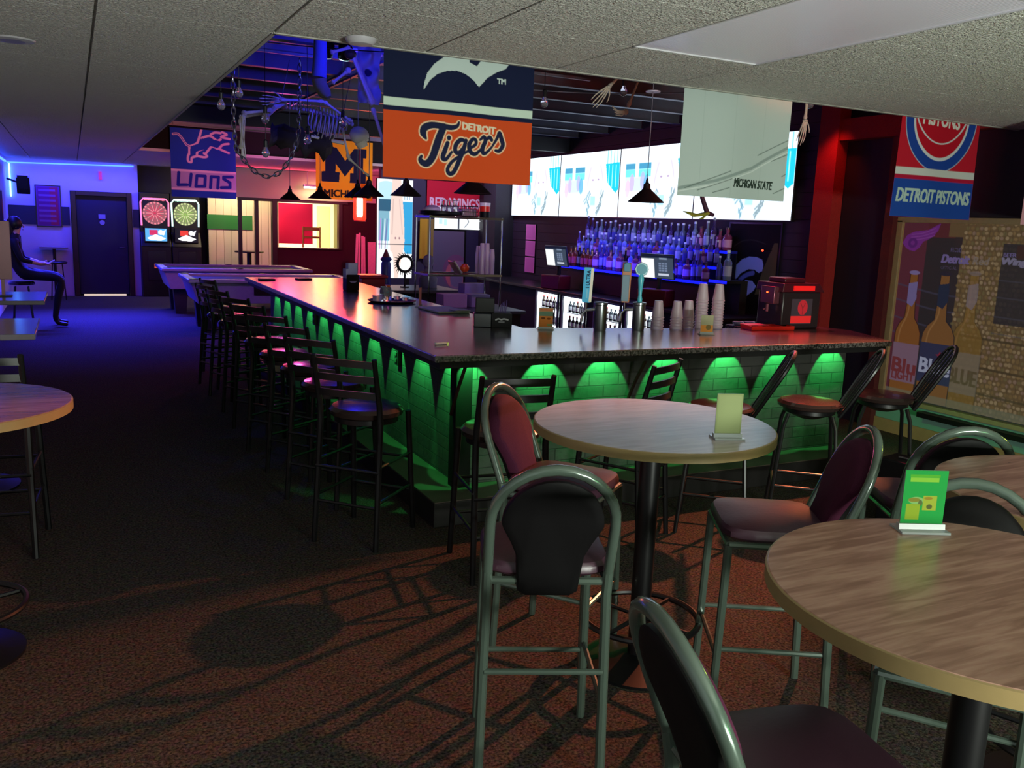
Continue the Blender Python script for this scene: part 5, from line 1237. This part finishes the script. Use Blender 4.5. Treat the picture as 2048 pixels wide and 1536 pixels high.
tag(MB().tube([(-1.09, 19.96, 2.60), (1.18, 19.96, 2.66)], .012, 8).build('led_strip', m_led), 'blue LED strip running along the top of the far wall', 'light strip', 'blue LED strips in the far corner')
tag(MB().tube([(-1.05, 19.95, 2.58), (-1.05, 19.95, 1.95)], .014, 8).build('led_strip', mat('pale_blue_led', '80C8FF', .4, emit='60B0FF', estr=8)), 'short pale blue LED strip hanging down the far corner', 'light strip', 'blue LED strips in the far corner')
tag(MB().span((-1.118, 11.2, 2.60), (-1.09, 19.9, 2.63)).build('led_strip', m_led, smooth=False), 'blue LED strip receding along the side wall under the ceiling', 'light strip')
t = thing('exit_sign', 'small red-lit sign above the far door', 'sign', (0.55, 19.93, 2.36)); MB().span((-.03, 0, 0), (.03, .05, .16)).build('sign_box', mat('dim_red_sign', '90303A', .5, emit='D02848', estr=.6), t, False)

# ================================================================ FAR GAMES CORNER
def dart_machine(x, label, rim, board, screen):
    t = thing('dart_machine', label, 'dart machine', (x, 19.75, 0))
    MB().span((-.29, 0, .0), (.29, .42, 1.05)).span((-.29, .16, 1.05), (.29, .42, 2.15)).prism([(-.05, 1.05), (.16, 1.35), (.16, 1.05)], -.29, .29, basis((0, 1, 0), (0, 0, 1), (1, 0, 0))).build('cabinet', mat('black_cabinet', '08080A', .4), t, False, .01)
    MB().tube([(-.26, .14, 1.47), (-.27, .14, 1.95), (-.22, .14, 2.02), (.22, .14, 2.02), (.27, .14, 1.95), (.26, .14, 1.47)], .018, 8).build('lit_rim', mat('lit_rim_'+rim, rim, .4, emit=rim, estr=1.4), t)
    MB().span((-.20, .135, 1.985), (.20, .15, 2.04)).build('marquee', mat('lit_marquee_'+rim, rim, .4, emit=rim, estr=2.4), t, False)
    c = Canvas(.52, .56, 130, '181414'); cx, cy = .26, .27; c.disc(cx, cy, .235, board[2], k=.35)
    for k in range(20):
        a = 2*PI*k/20; ca, sa = math.cos(a), math.sin(a)
        c.stroke([(cx+.05*ca, cy+.05*sa), (cx+.17*ca, cy+.17*sa)], .017, board[k % 2])
        c.disc(cx+.215*ca, cy+.215*sa, .019, board[0])
    c.disc(cx, cy, .03, board[1])
    s = c.mesh('dart_board', canvas_mat('lit_dart_board', emit=1.0), t); s.location = (-.26, .135, 2.0)
    c = Canvas(.42, .26, 60, screen[0]); c.rect(.08, .03, .24, .14, screen[1]); c.poly([(0.03, .2), (.2, .12), (.40, .2), (.3, .25), (.1, .24)], 'FFFFFF'); c.disc(.30, .08, .05, screen[2]); c.poly([(.25, .10), (.40, .02), (.36, .14)], screen[2])
    s = c.mesh('screen', canvas_mat('lit_dart_screen', emit=1.3), t); s.location = (-.21, -.012, 1.42); 
    MB().span((-.23, -.01, 1.14), (.23, .16, 1.44)).build('screen_housing', mat('black_cabinet'), t, False)
    MB().span((-.17, -.012, .35), (.17, -.001, .95)).build('coin_door', mat('dark_coin_door', '141216', .35), t, True, .004)
    MB().span((-.055, -.02, .60), (.065, -.013, .69)).build('coin_slot_light', mat('orange_coin_light', 'C05030', .5, emit='D05838', estr=.8), t, False)
dart_machine(1.55, 'dart machine with the pink-lit board, next to the far wall edge', 'FF7A98', ('FF8C9A', 'D8405C', 'FF9CA8'), ('58A8E8', 'C83060', 'FFFFFF'))
dart_machine(2.15, 'dart machine with the pale green-lit board', 'C8FFE8', ('E4F0A8', '9CC060', 'D8E8A0'), ('10101A', 'D83830', 'E8E8F0'))
def pool_table(y, label, x0=1.36, g=None):
    t = thing('pool_table', label, 'pool table', (x0, y, 0))
    L, W = 2.62, 1.42
    # rails with pocket cut-outs suggested by separate cushions
    fr = MB().span((0, 0, .76), (L, .13, .815)).span((0, W-.13, .76), (L, W, .815)).span((0, .13, .76), (.13, W-.13, .815)).span((L-.13, .13, .76), (L, W-.13, .815))
    fr.build('rail', mat('silver_grey_rail', '9A94A4', .25, .2), t, True, .012)
    MB().span((.13, .13, .755), (L-.13, W-.13, .775)).build('playing_surface', mat('pool_cloth', '2A5A4C', .9), t, False)
    for (x, yy) in ((.09, .09), (L/2, .05), (L-.09, .09), (.09, W-.09), (L/2, W-.05), (L-.09, W-.09)):
        MB().lathe([(.05, .8152), (.065, .8165), (.065, .822), (.05, .8225)], 16, (x, yy, 0)).build('pocket', mat('chrome_pocket_trim', '2A2A30', .2, .8), t)
    MB().prism([(.04, .76), (L-.04, .76), (L-.14, .45), (.14, .45)], -W+.06, -.06, basis((1, 0, 0), (0, 0, 1), (0, -1, 0))).build('cabinet', mat('pale_violet_cabinet', '8A7EA4', .35, var=.1), t, False, .008)
    MB().span((L*.36, .045, .58), (L*.50, .058, .72)).build('coin_plate', mat('dark_coin_door'), t, False)
    for (x, yy) in ((.22, .22), (L-.42, .22), (.22, W-.42), (L-.42, W-.42)):
        MB().prism([(-.02, .45), (.22, .45), (.19, 0), (.01, 0)], -.20, 0, Matrix.Translation((0, 0, 0)).to_3x3() @ basis((1, 0, 0), (0, 0, 1), (0, -1, 0))).build('leg', mat('dark_table_leg', '1A1620', .5), t, False, .006, loc=(x, yy, 0))
    return t
pool_table(16.2, 'pool table nearer the dart machines, its rail catching pink light', 1.34)
pool_table(13.55, 'pool table closer to the bar, front side lit violet', 1.48)
# chairs, table and board seen in the back room
def backroom():
    t = thing('wall_shelf_table', 'small dark round table behind the glass partition posts', 'table', (3.35, 19.3, 0))
    MB().lathe([(.30, .98), (.30, 1.01)], 24).build('table_top', M_dwood, t); MB().lathe([(.05, .02), (.05, .98)], 12).lathe([(.2, 0), (.2, .02)], 20).build('column', M_blk, t)
    t = thing('pink_board', 'bright pink poster board leaning in the back room window', 'board', (4.15, 20.6, 1.12))
    c = Canvas(.88, .92, 60, 'D4205C'); c.mesh('board', canvas_mat('printed_sheet', .6), t).location = (0, 0, .95)
    MB().span((0, .003, .03), (.88, .02, .95)).build('backing', M_dwood, t, False)
    t = thing('wooden_high_chair', 'wooden slat chair standing in the back room beside the pink board', 'chair', (5.0, 20.4, 0))
    for x in (-.2, .2):
        for y in (-.2, .2): MB().tube([(x, y, 0), (x, y, 1.05 if y < 0 else 1.55)], .022, 6).build('leg', mat('red_brown_wood', '7A3A28', .5), t)
    MB().span((-.24, -.24, 1.0), (.24, .24, 1.04)).build('seat', mat('red_brown_wood'), t, False)
    MB().span((-.22, .19, 1.46), (.22, .215, 1.54)).span((-.22, .19, 1.28), (.22, .215, 1.33)).build('backrest', mat('red_brown_wood'), t, False)
    t = thing('yellow_lit_doorway_panel', 'yellow-lit strip panel beside the back room opening', 'panel', (5.62, 22.55, 0.9))
    MB().span((0, 0, 0), (.32, .03, 1.15)).build('panel', mat('yellow_lit_panel', 'F0E070', .5, emit='F0E060', estr=1.0), t, False)
    t = thing('olive_partition_panel', 'olive grey door leaf standing in the back room', 'door leaf', (6.05, 22.5, 0))
    MB().span((0, 0, 0), (.85, .04, 2.2)).build('leaf', mat('olive_grey_paint', '6A6A48', .6), t, False)
    MB().tube([(.6, -.02, 1.4), (.5, -.05, 1.45), (.48, -.05, 2.0), (.55, -.05, 2.1)], .015, 6).build('pull_bar', mat('brushed_steel'), t)
    t = thing('tube_light', 'short lit fluorescent fitting hanging before the cream header over the partition', 'ceiling light', (4.62, 18.35, 2.36))
    MB().span((-.30, -.08, 0), (.30, .08, .03)).build('diffuser', mat('lit_tube_diffuser', 'FFF4D8', .4, emit='FFE8B8', estr=16), t, False)
    MB().span((-.32, -.09, .031), (.32, .09, .07)).tube([(-.25, 0, .07), (-.25, 0, .338)], .006, 6).tube([(.25, 0, .07), (.25, 0, .338)], .006, 6).build('housing', mat('white_light_frame'), t, False)
backroom()
# cues and boards in the red-lit corner
for i, (x, z, wd, l) in enumerate([(5.10, 1.48, .05, 'first narrow pink-lit plank leaning against the rose wall'), (5.18, 1.50, .04, 'second narrow plank, slightly taller than its neighbours'), (5.26, 1.44, .05, 'third narrow plank in the row of leaning boards'), (5.33, 1.42, .035, 'thinnest leaning plank beside the wide board'), (5.42, 1.32, .17, 'widest pink-lit board at the end of the leaning row')]):
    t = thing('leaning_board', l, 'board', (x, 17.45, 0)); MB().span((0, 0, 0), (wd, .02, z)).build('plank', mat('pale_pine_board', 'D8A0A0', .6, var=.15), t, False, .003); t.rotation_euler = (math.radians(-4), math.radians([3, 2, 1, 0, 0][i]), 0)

# ================================================================ SMALL THINGS ON AND BEHIND THE BAR
M_blkp = mat('black_plastic', '08080A', .5, spec=.25)
t = thing('napkin_caddy', 'black napkin and straw caddy with white lettering at the inner corner of the bar', 'caddy', (2.73, 5.86, 1.041), -0.35)
MB().span((-.10, -.06, 0), (.03, .06, .10)).build('side_bin', mat('blue_black_plastic', '0E1420', .35), t, True, .004)
c = Canvas(.15, .105, 60, '202022'); c.stroke([(.03, .048), (.05, .04), (.07, .046), (.09, .04), (.12, .046)], .010, 'B8B8BC'); c.rect(.05, .058, .095, .068, '8A8A90')
MB().span((.032, -.07, 0), (.18, .06, .105)).build('front_bin', M_blkp, t, True, .004); c.mesh('printed_front', canvas_mat('printed_sheet', .6), t).location = (.031, -.0735, .106)
MB().span((-.085, .0, .10), (.055, .055, .21)).build('napkin_holder', M_blkp, t, True, .004)
for k in range(4): MB().tube([(.10+k*.012, .0, .06), (.105+k*.014, .01, .17+.01*k)], .003, 6).build('straw', mat('dark_violet_straw', '4A3A70', .4), t)
t = thing('napkin_caddy', 'black napkin caddy stuffed with pale napkins halfway down the long bar leg', 'caddy', (2.60, 9.0, 1.041), .1)
MB().span((-.07, -.06, 0), (.07, .06, .17)).build('bin', M_blkp, t, True, .008); MB().span((-.045, -.04, .10), (.06, .04, .29)).build('napkins', mat('pale_napkin', 'B8B4D8', .8), t, True, .006); MB().span((-.075, -.05, .13), (-.045, .04, .23)).build('napkins', mat('pale_napkin'), t, True, .004)
MB().prism([(-.045, .105), (.045, .105), (.02, .085), (-.02, .085)], -.0, .003, Matrix.Translation((0, 0, 0)).to_3x3() @ basis((1, 0, 0), (0, 0, 1), (0, -1, 0))).build('emblem', mat('pale_napkin'), t, False, loc=(0, -.0605, 0))
t = thing('serving_tray', 'round black serving tray on the long bar leg holding the condiment jar', 'tray', (2.62, 7.72, 1.041))
MB().lathe([(.19, 0), (.22, .012), (.225, .02), (.215, .02), (.19, .006)], 36).build('tray_dish', M_blkp, t)
t = thing('condiment_jar', 'glass jar of orange and green packets on the round serving tray', 'jar', (2.56, 7.72, 1.048))
MB().lathe([(.05, 0), (.056, .01), (.056, .10), (.048, .12), (.05, .135)], 24).build('glass', mat('jar_glass', 'E8E8E8', .08, trans=.8), t)
for k in range(7): MB().box((.02*math.cos(k), .02*math.sin(k), .08+.008*k), (.05, .006, .06), rotz(k*.9) @ Matrix.Rotation(.4, 3, 'X')).build('packet', mat(['orange_packet', 'mint_packet', 'cream_packet'][k % 3], ['E86A30', '8ED8C0', 'F0E0C0'][k % 3], .5), t, False)
for x, y, l in ((2.46, 7.66, 'empty clear plastic cup tipped beside the condiment jar'), (2.69, 7.78, 'small creamer tub behind the condiment jar'), (2.73, 7.66, 'small creamer tub at the rim of the serving tray')):
    big = 'cup' in l
    o = thing('plastic_cup' if big else 'creamer_tub', l, 'cup' if big else 'tub', (x, y, 1.0625)); MB().lathe([(.026 if not big else .04, 0), (.034 if not big else .046, .03 if not big else .05)], 16).build('tub_body', M_cup, o)
o = thing('lighter', 'small white lighter lying near the bar corner', 'lighter', (2.02, 5.02, 1.0415), .25); MB().span((-.035, -.011, 0), (.05, .011, .012)).build('lighter_body', mat('white_plastic', 'E8E8E4', .3), o, True, .004); MB().span((.05, -.010, 0), (.062, .010, .011)).build('metal_cap', M_chrome, o, False)
o = thing('bar_mat', 'pale folded bar mat at the inner edge of the long bar leg', 'mat', (2.84, 6.95, 1.041), .05); MB().span((-.16, -.22, 0), (.13, .22, .018)).build('mat_body', mat('pale_grey_mat', 'A8ACA4', .5), o, True, .005); MB().span((-.02, -.25, .018), (.12, -.12, .03)).build('folded_end', mat('pale_grey_mat'), o, True, .004)
for (x, y, l) in ((2.0, 10.4, 'flat dark phone-sized case at the far end of the long bar leg'), (2.45, 10.5, 'black remote lying at the far end of the long bar leg')):
    o = thing('flat_case', l, 'case', (x, y, 1.041), .2); MB().span((-.09, -.05, 0), (.09, .05, .02)).build('case_body', M_blkp, o, True, .006)
# garnish tray, lids, drink machine
t = thing('garnish_tray', 'bright red divided garnish tray beside the tall cup stacks', 'tray', (4.98, 5.33, 1.041), -.12)
M_redp = mat('red_plastic', 'E0281C', .3)
MB().span((-.19, -.07, 0), (.19, .07, .008)).prism([(-.07, .0), (-.085, .035), (-.078, .035), (-.064, .0)], -.2, .2, basis((0, 1, 0), (0, 0, 1), (1, 0, 0))).prism([(.064, 0), (.078, .035), (.085, .035), (.07, 0)], -.2, .2, basis((0, 1, 0), (0, 0, 1), (1, 0, 0))).build('tray_body', M_redp, t, False)
for k in range(5): MB().span((-.20+k*.1, -.075, .004), (-.194+k*.1, .075, .034)).build('divider', M_redp, t, False)
MB().span((-.2, -.02, .034), (.0, .09, .040)).build('lid', mat('pink_lid', 'E86880', .3), t, True, .002)
for (x, y, l) in ((5.035, 5.60, 'pale blue rinse dish behind the garnish tray'), (4.93, 5.62, 'second pale dish, left of its twin behind the garnish tray')):
    o = thing('small_dish', l.replace(', left of its twin', ' next to the first'), 'dish', (x, y, 1.041)); MB().lathe([(.03, 0), (.045, .014), (.047, .03), (.04, .028), (.03, .012)], 20).build('dish_body', mat('pale_blue_china', '8AA0C8', .2), o)
t = thing('drink_machine', 'square black chilled shot dispenser with glowing red emblem panel at the bar end', 'drink machine', (5.12, 5.33, 1.041), -.03)
MB().span((0, 0, 0), (.40, .30, .30)).build('body', mat('gunmetal_body', '2A2024', .3), t, True, .012)
MB().prism([(-.02, .30), (.43, .30), (.37, .37), (-.01, .37)], -.31, .01, basis((1, 0, 0), (0, 0, 1), (0, -1, 0))).build('lid', mat('dark_red_sheen_lid', '4A1420', .3), t, False, .006)
MB().span((.05, .05, .37), (.27, .25, .41)).build('top_bottle_well', mat('dark_red_sheen_lid'), t, True, .01)
c = Canvas(.22, .205, 90, '30242A')
c.disc(.12, .07, .052, 'B01824', .062); c.stroke([(.12, .13), (.12, .08), (.095, .035)], .006, '701018'); c.stroke([(.12, .08), (.145, .035)], .006, '701018'); c.rect(0, .14, .22, .198, 'D81C1C')
q_ = c.mesh('emblem_panel', canvas_mat('lit_red_panel', emit=.9), t); q_.location = (.095, -.002, .245)
MB().span((.09, -.021, .315), (.31, -.012, .352)).build('red_name_strip', mat('lit_red_strip', 'D01818', .4, emit='D01818', estr=.8), t, False)
MB().span((-.06, .04, .20), (.0, .20, .34)).tube([(-.05, .12, .20), (-.05, .12, .13)], .014, 10).tube([(-.07, .12, .16), (-.09, .12, .15)], .008, 8).build('dispensing_head', mat('rosy_steel', '9A5A6A', .25, .8), t, True, .006)
MB().lathe([(.0001, 0), (.008, .004), (.008, .010)], 10, (-.063, .12, .285)).build('indicator_light', mat('orange_indicator', 'FF6020', .4, emit='FF5018', estr=6), t)
o = tag(MB().ball((6.70, 7.35, 1.62), .012, 8).build('indicator_lamp', mat('red_indicator', 'FF3020', .4, emit='FF3018', estr=8)), 'tiny red pilot lamp glowing on the wall above the drink machine', 'lamp')
MB().tube([(6.705, 7.35, 1.62), (6.84, 7.35, 1.62)], .004, 5).build('lamp_stem', M_blk, o)

# counter behind the long leg, wire rack and what it carries
t = thing('work_counter', 'low dark work counter inside the bar under the wire rack', 'counter', (0, 0, 0))
MB().span((3.42, 9.05, .76), (4.72, 10.15, .80)).build('worktop', mat('dull_steel_top', '5A5A62', .35, .6), t, True, .006)
MB().span((3.46, 9.10, 0), (4.68, 10.10, .759)).build('carcass', M_bar_in, t, False)
t = thing('under_bar_counter', 'dark under-bar counter running behind the end of the long bar leg', 'counter', (0, 0, 0))
MB().span((3.12, 10.25, .90), (4.4, 11.1, .94)).build('worktop', mat('dull_steel_top'), t, True, .006); MB().span((3.16, 10.3, 0), (4.36, 11.05, .899)).build('carcass', M_bar_in, t, False)
t = thing('red_cooler_box', 'red flat box with raised lid at the back of the bar', 'box', (3.30, 10.55, .941))
MB().span((-.15, -.13, 0), (.15, .13, .13)).build('body', mat('crimson_box', 'B02038', .35), t, True, .012); MB().span((-.18, -.15, .131), (.18, .15, .17)).build('lid', mat('crimson_box_lid', 'D03048', .3), t, True, .012)
t = thing('wire_rack', 'two-tier chrome wire rack standing behind the bar with cups and trays', 'rack', (0, 0, 0))
for (x, y) in ((3.60, 9.32), (4.50, 9.32), (3.60, 9.76), (4.50, 9.76)): MB().tube([(x, y, .801), (x, y, 1.86)], .011, 8).build('post', M_chrome, t)
for z in (1.19, 1.845):
    mb = MB().span((3.585, 9.305, z-.012), (4.515, 9.325, z+.012)).span((3.585, 9.755, z-.012), (4.515, 9.775, z+.012)).span((3.585, 9.32, z-.012), (3.60, 9.76, z+.012)).span((4.50, 9.32, z-.012), (4.515, 9.76, z+.012))
    for k in range(30): mb.tube([(3.60+k*.031, 9.32, z), (3.60+k*.031, 9.76, z)], .003, 4)
    mb.build('wire_shelf', M_chrome, t, False)
t = thing('round_tray', 'stack of dark trays on the top tier of the wire rack', 'trays', (3.80, 9.54, 1.858)); MB().lathe([(.17, 0), (.24, .02), (.24, .05), (.20, .055)], 30).build('tray_body', M_blkp, t)
t = thing('mixing_bowl', 'upturned pale bowl at the corner of the wire rack top', 'bowl', (3.66, 9.42, 1.914)); MB().lathe([(.10, 0), (.09, .03), (.05, .055), (.02, .06)], 20).build('bowl_body', mat('pale_plastic'), t)
r = random.Random(12)
for k in range(6):
    x = 3.80+(k % 3)*.07; y = 9.48+(k//3)*.08
    o = thing('stemmed_glass', 'upturned clear glass, %s in the cluster on the dark trays' % ORD[k], 'glass', (x+.04, y, 1.914), 0, 'upturned glasses on the wire rack top'); MB().lathe([(.032, 0), (.034, .05), (.01, .07), (.005, .12), (.03, .126), (.03, .129)], 14).build('glass_body', mat('clear_glassware', 'F0ECF4', .06, trans=.8, spec=.8), o)
t = thing('wire_basket', 'glittering rectangular wire basket in the middle of the rack top', 'basket', (4.13, 9.50, 1.858)); mb = MB()
for k in range(9): mb.tube([(-.10+k*.025, -.08, 0), (-.10+k*.025, -.08, .12)], .003, 5).tube([(-.10+k*.025, .08, 0), (-.10+k*.025, .08, .12)], .003, 5)
for z in (0.004, .06, .12): mb.tube([(-.10, -.08, z), (.10, -.08, z), (.10, .08, z), (-.10, .08, z)], .004, 5, True)
mb.build('basket_wires', M_chrome, t); MB().span((-.09, -.07, .01), (.09, .07, .09)).build('packets', mat('silver_packets', 'B8A8B0', .25, .5, var=.5, vscale=60), t, True, .01)
t = thing('paper_cup_sleeve', 'white cup with a red band at the window-side end of the rack top', 'cup', (4.33, 9.45, 1.858)); MB().lathe([(.06, 0), (.062, .07)], 20).build('dark_base', M_blkp, t); MB().lathe([(.062, .07), (.064, .13)], 20, cap=False).build('red_band', M_redp, t); MB().lathe([(.064, .13), (.066, .17), (.05, .168)], 20).build('rim', mat('white_plastic'), t)
for k in range(6):
    cup_n = 5-abs(k-1); o = thing('cup_column', 'column of violet-lit plastic cups, %s from the tall pointed one on the middle tier' % ORD[k], 'cups', (4.30+(k % 3)*.065, 9.42+(k//3)*.11, 1.203), 0, 'cup columns on the middle tier'); hh = .22+.035*cup_n-(k % 3)*.035
    MB().lathe([(.032, 0), (.032, hh*.7), (.024, hh)], 14).build('cups', M_cup, o)
t = thing('foil_pan', 'leaning foil pan beside the cup columns', 'pan', (4.06, 9.52, 1.203)); t.rotation_euler = (0, -.6, 0); MB().span((-.02, -.10, 0), (.005, .10, .18)).build('pan_body', mat('dull_foil', 'A8A090', .35, .6), t, True, .01)
t = thing('orange_bag', 'orange snack bag slumped behind the foil pan', 'bag', (4.17, 9.62, 1.203)); MB().ball((0, 0, .055), .06, 10, (1, .7, .9)).build('bag_body', mat('orange_foil_bag', 'D05020', .3), t)
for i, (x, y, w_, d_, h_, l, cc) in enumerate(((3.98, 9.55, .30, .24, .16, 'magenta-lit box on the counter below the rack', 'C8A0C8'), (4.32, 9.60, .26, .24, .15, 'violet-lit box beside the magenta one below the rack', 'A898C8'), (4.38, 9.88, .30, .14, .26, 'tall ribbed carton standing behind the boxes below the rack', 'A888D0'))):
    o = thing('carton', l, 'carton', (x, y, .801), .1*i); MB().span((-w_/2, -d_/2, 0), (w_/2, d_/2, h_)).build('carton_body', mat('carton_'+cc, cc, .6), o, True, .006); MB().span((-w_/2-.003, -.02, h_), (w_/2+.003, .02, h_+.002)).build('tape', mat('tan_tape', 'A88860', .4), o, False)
lamp('SPOT', 'violet_side_light', (4.0, 8.2, 2.9), (0.7, 0.12, 1.0), 25, .05, (4.1, 9.7, .9), 60, .6)
t = thing('tall_shaker', 'tall blue cylinder bottle with a red pointed stopper before the tall screen', 'bottle', (3.52, 10.62, .941)); MB().lathe([(.06, 0), (.06, .30), (.05, .33), (.075, .36), (.055, .385)], 20).build('cylinder', mat('deep_blue_glaze', '38389A', .25), t); MB().lathe([(.05, .385), (.03, .43), (.01, .48)], 14).build('stopper', mat('dark_red_stopper', '7A2038', .4), t)
t = thing('wire_wreath', 'dark spiky wreath decoration standing in front of the tall screen', 'decoration', (3.80, 10.7, .941)); mb = MB(); mb.tube([(.10*math.cos(2*PI*j/20), 0, .30+.10*math.sin(2*PI*j/20)) for j in range(20)], .018, 7, True)
for j in range(26):
    a = 2*PI*j/26; mb.tube([(.10*math.cos(a), 0, .30+.10*math.sin(a)), (.155*math.cos(a+.2), .02*(-1)**j, .30+.155*math.sin(a+.2))], [.008, .002], 5)
mb.tube([(0, 0, 0), (0, 0, .2)], .012, 6).lathe([(.06, 0), (.06, .012)], 16).build('wreath_body', mat('black_tinsel', '18121C', .4), t)
t = thing('draped_bust', 'grey draped bust shape beside the wreath behind the bar', 'decoration', (4.10, 10.65, .941)); MB().lathe([(.12, 0), (.13, .12), (.07, .2), (.05, .26), (.075, .33), (.06, .40), (.01, .43)], 20, (0, 0, 0), Matrix.Diagonal((1, .7, 1))).build('draped_cloth', mat('grey_violet_cloth', '7A6A84', .8, var=.3), t)

# ================================================================ WALL SIDE: SIGN, PERSON, BOX
t = thing('table_sign', 'pinkish sign board on a post standing on the farther rectangular table', 'sign', (-.60, 8.42, 1.0405)); MB().span((-.16, -.008, .14), (.13, .008, .62)).build('board', mat('dull_pink_board', 'A87E86', .6), t, True, .004); MB().span((.045, -.012, .01), (.07, .012, .139)).build('post', mat('dull_pink_board'), t, False); MB().span((-.05, -.06, 0), (.12, .06, .01)).build('foot_plate', M_blk, t, False)
t = thing('wedge_box', 'black wedge-shaped box on the floor under the swivel stool by the window', 'box', (4.72, 3.62, 0), .2)
MB().prism([(-.16, 0), (.16, 0), (.02, .44), (-.20, .44)], -.14, .14, basis((1, 0, 0), (0, 0, 1), (0, -1, 0))).build('box_body', M_blkp, t, False, .01); MB().tube([(-.1, -.06, .445), (-.1, .06, .445)], .008, 6).build('handle', mat('brushed_steel'), t)

def person():
    t = thing('person', 'person in black with long dark hair seated at the wall, holding something pale', 'person', (-0.76, 14.9, 0)); t.scale = (1.1, 1.25, 1.1)
    V = []; E_ = []; Rr = []
    def v(p, r, pa=None):
        V.append(p); Rr.append(r if isinstance(r, tuple) else (r, r))
        if pa is not None: E_.append((pa, len(V)-1))
        return len(V)-1
    pel = v((0, 0, .74), (.15, .12)); ab = v((-.02, 0, .88), (.125, .10), pel); chst = v((-.03, 0, 1.06), (.15, .105), ab); sh = v((-.02, 0, 1.18), (.12, .08), chst)
    nk = v((0, 0, 1.27), .048, sh); hd = v((.02, 0, 1.36), (.072, .078), nk); tp = v((.015, 0, 1.44), (.066, .07), hd)
    for s in (-1, 1):
        h = v((.08, s*.09, .72), .085, pel); k = v((.48, s*.12, .68), .065, h); kk = v((.53, s*.12, .63), .058, k)
        cf = v((.47, s*.12, .42), .055, kk); an = v((.42, s*.12, .12), .038, cf); ft = v((.45, s*.12, .055), .036, an); to = v((.58, s*.13, .035), .028, ft)
        so = v((-.02, s*.17, 1.15), .055, sh); el = v((.06, s*.21, .92), .042, so); wr = v((.27, s*.10, .86), .027, el)
        pm = v((.33, s*.075, .86), (.034, .018), wr)
        for q in range(4):
            a = v((.37, s*(.055+.018*q), .865-.004*q), .0095, pm); b = v((.395, s*(.05+.018*q), .85), .0085, a); c_ = v((.39, s*(.048+.018*q), .83), .0075, b)
        a = v((.33, s*.045, .885), .010, pm); b = v((.36, s*.035, .90), .0085, a)
    me = bpy.data.meshes.new('body'); me.from_pydata(V, E_, []); o = bpy.data.objects.new('body', me); C.objects.link(o)
    m = o.modifiers.new('skin', 'SKIN'); m.use_smooth_shade = True
    for i, sv in enumerate(me.skin_vertices[0].data): sv.radius = Rr[i]; sv.use_root = (i == 0)
    su = o.modifiers.new('sub', 'SUBSURF'); su.levels = 1; su.render_levels = 1
    dg = bpy.context.evaluated_depsgraph_get(); dg.update(); nm_ = bpy.data.meshes.new_from_object(o.evaluated_get(dg)); bpy.data.objects.remove(o)
    nm_.materials.clear()
    for mm in (mat('black_clothing', '08080A', .8), mat('skin', 'C8937A', .5), mat('dark_shoe', '0A0A0A', .4)): nm_.materials.append(mm)
    for p in nm_.polygons:
        c_ = p.center; p.use_smooth = True
        p.material_index = 1 if (c_.z > 1.255 or (c_.x > .16 and .8 < c_.z < .93 and abs(c_.y) < .17)) else (2 if c_.z < .09 else 0)
    b = bpy.data.objects.new('body', nm_); C.objects.link(b); b.parent = t
    f = MB().tube([(.085, 0, 1.375), (.108, 0, 1.345), (.092, 0, 1.335)], [.008, .014, .010], 8)   # nose
    for s in (-1, 1): f.ball((.015, s*.075, 1.355), .018, 8, (.8, .4, 1.2))
    f.build('nose_and_ears', mat('skin'), t)
    for s in (-1, 1): MB().ball((.080, s*.028, 1.378), .010, 8).build('eye', mat('dark_eye', '1A1414', .2), t)
    MB().tube([(.090, -.022, 1.305), (.096, 0, 1.304), (.090, .022, 1.305)], .006, 6).build('mouth', mat('lip', '8A4A48', .5), t)
    h = MB().ball((-.005, 0, 1.385), .098, 16, (.95, .95, 1.05)); h.tube([(-.05, 0, 1.40), (-.085, 0, 1.30), (-.11, 0, 1.15), (-.12, 0, 1.0), (-.11, 0, .90)], [.08, .085, .085, .07, .03], 14)
    h.build('hair', mat('dark_hair', '0C0806', .5), t)
    u = thing('pale_card_in_hand', 'pale folded card held by the seated person', 'card', (-0.32, 14.9, .965)); MB().box((0, 0, 0), (.12, .14, .012), Matrix.Rotation(-.5, 3, 'Y')).build('card_body', mat('cream_card', 'C8B8A0', .7), u, False)
    st = thing('round_stool', 'stool under the seated person by the wall', 'stool', (-0.72, 14.9, 0)); MB().lathe([(.17, .63), (.18, .66), (.15, .685)], 20).build('seat', M_stoolseat, st)
    for a in range(4): MB().tube([(.12*math.cos(a*PI/2+.8), .12*math.sin(a*PI/2+.8), .60), (.19*math.cos(a*PI/2+.8), .19*math.sin(a*PI/2+.8), 0)], .013, 6).build('leg', M_blk, st)
person()
# little shelf table and seat in the blue-lit corner
t = thing('wall_ledge', 'small blue-lit wall ledge with a stool below in the far corner', 'ledge', (-.35, 19.7, 0)); MB().span((-.25, -.2, .97), (.25, .28, 1.0)).build('ledge_board', M_greytop, t, False); MB().tube([(0, 0, 0), (0, 0, .97)], .03, 8).build('post', M_blk, t)
t = thing('corner_stool', 'low round stool before the small ledge in the far corner', 'stool', (-.30, 19.2, 0)); MB().lathe([(.17, .70), (.18, .73), (.15, .75)], 18).build('seat', M_stoolseat, t)
for a in range(4): MB().tube([(.12*math.cos(a*PI/2+.8), .12*math.sin(a*PI/2+.8), .70), (.18*math.cos(a*PI/2+.8), .18*math.sin(a*PI/2+.8), 0)], .012, 6).build('leg', M_blk, t)
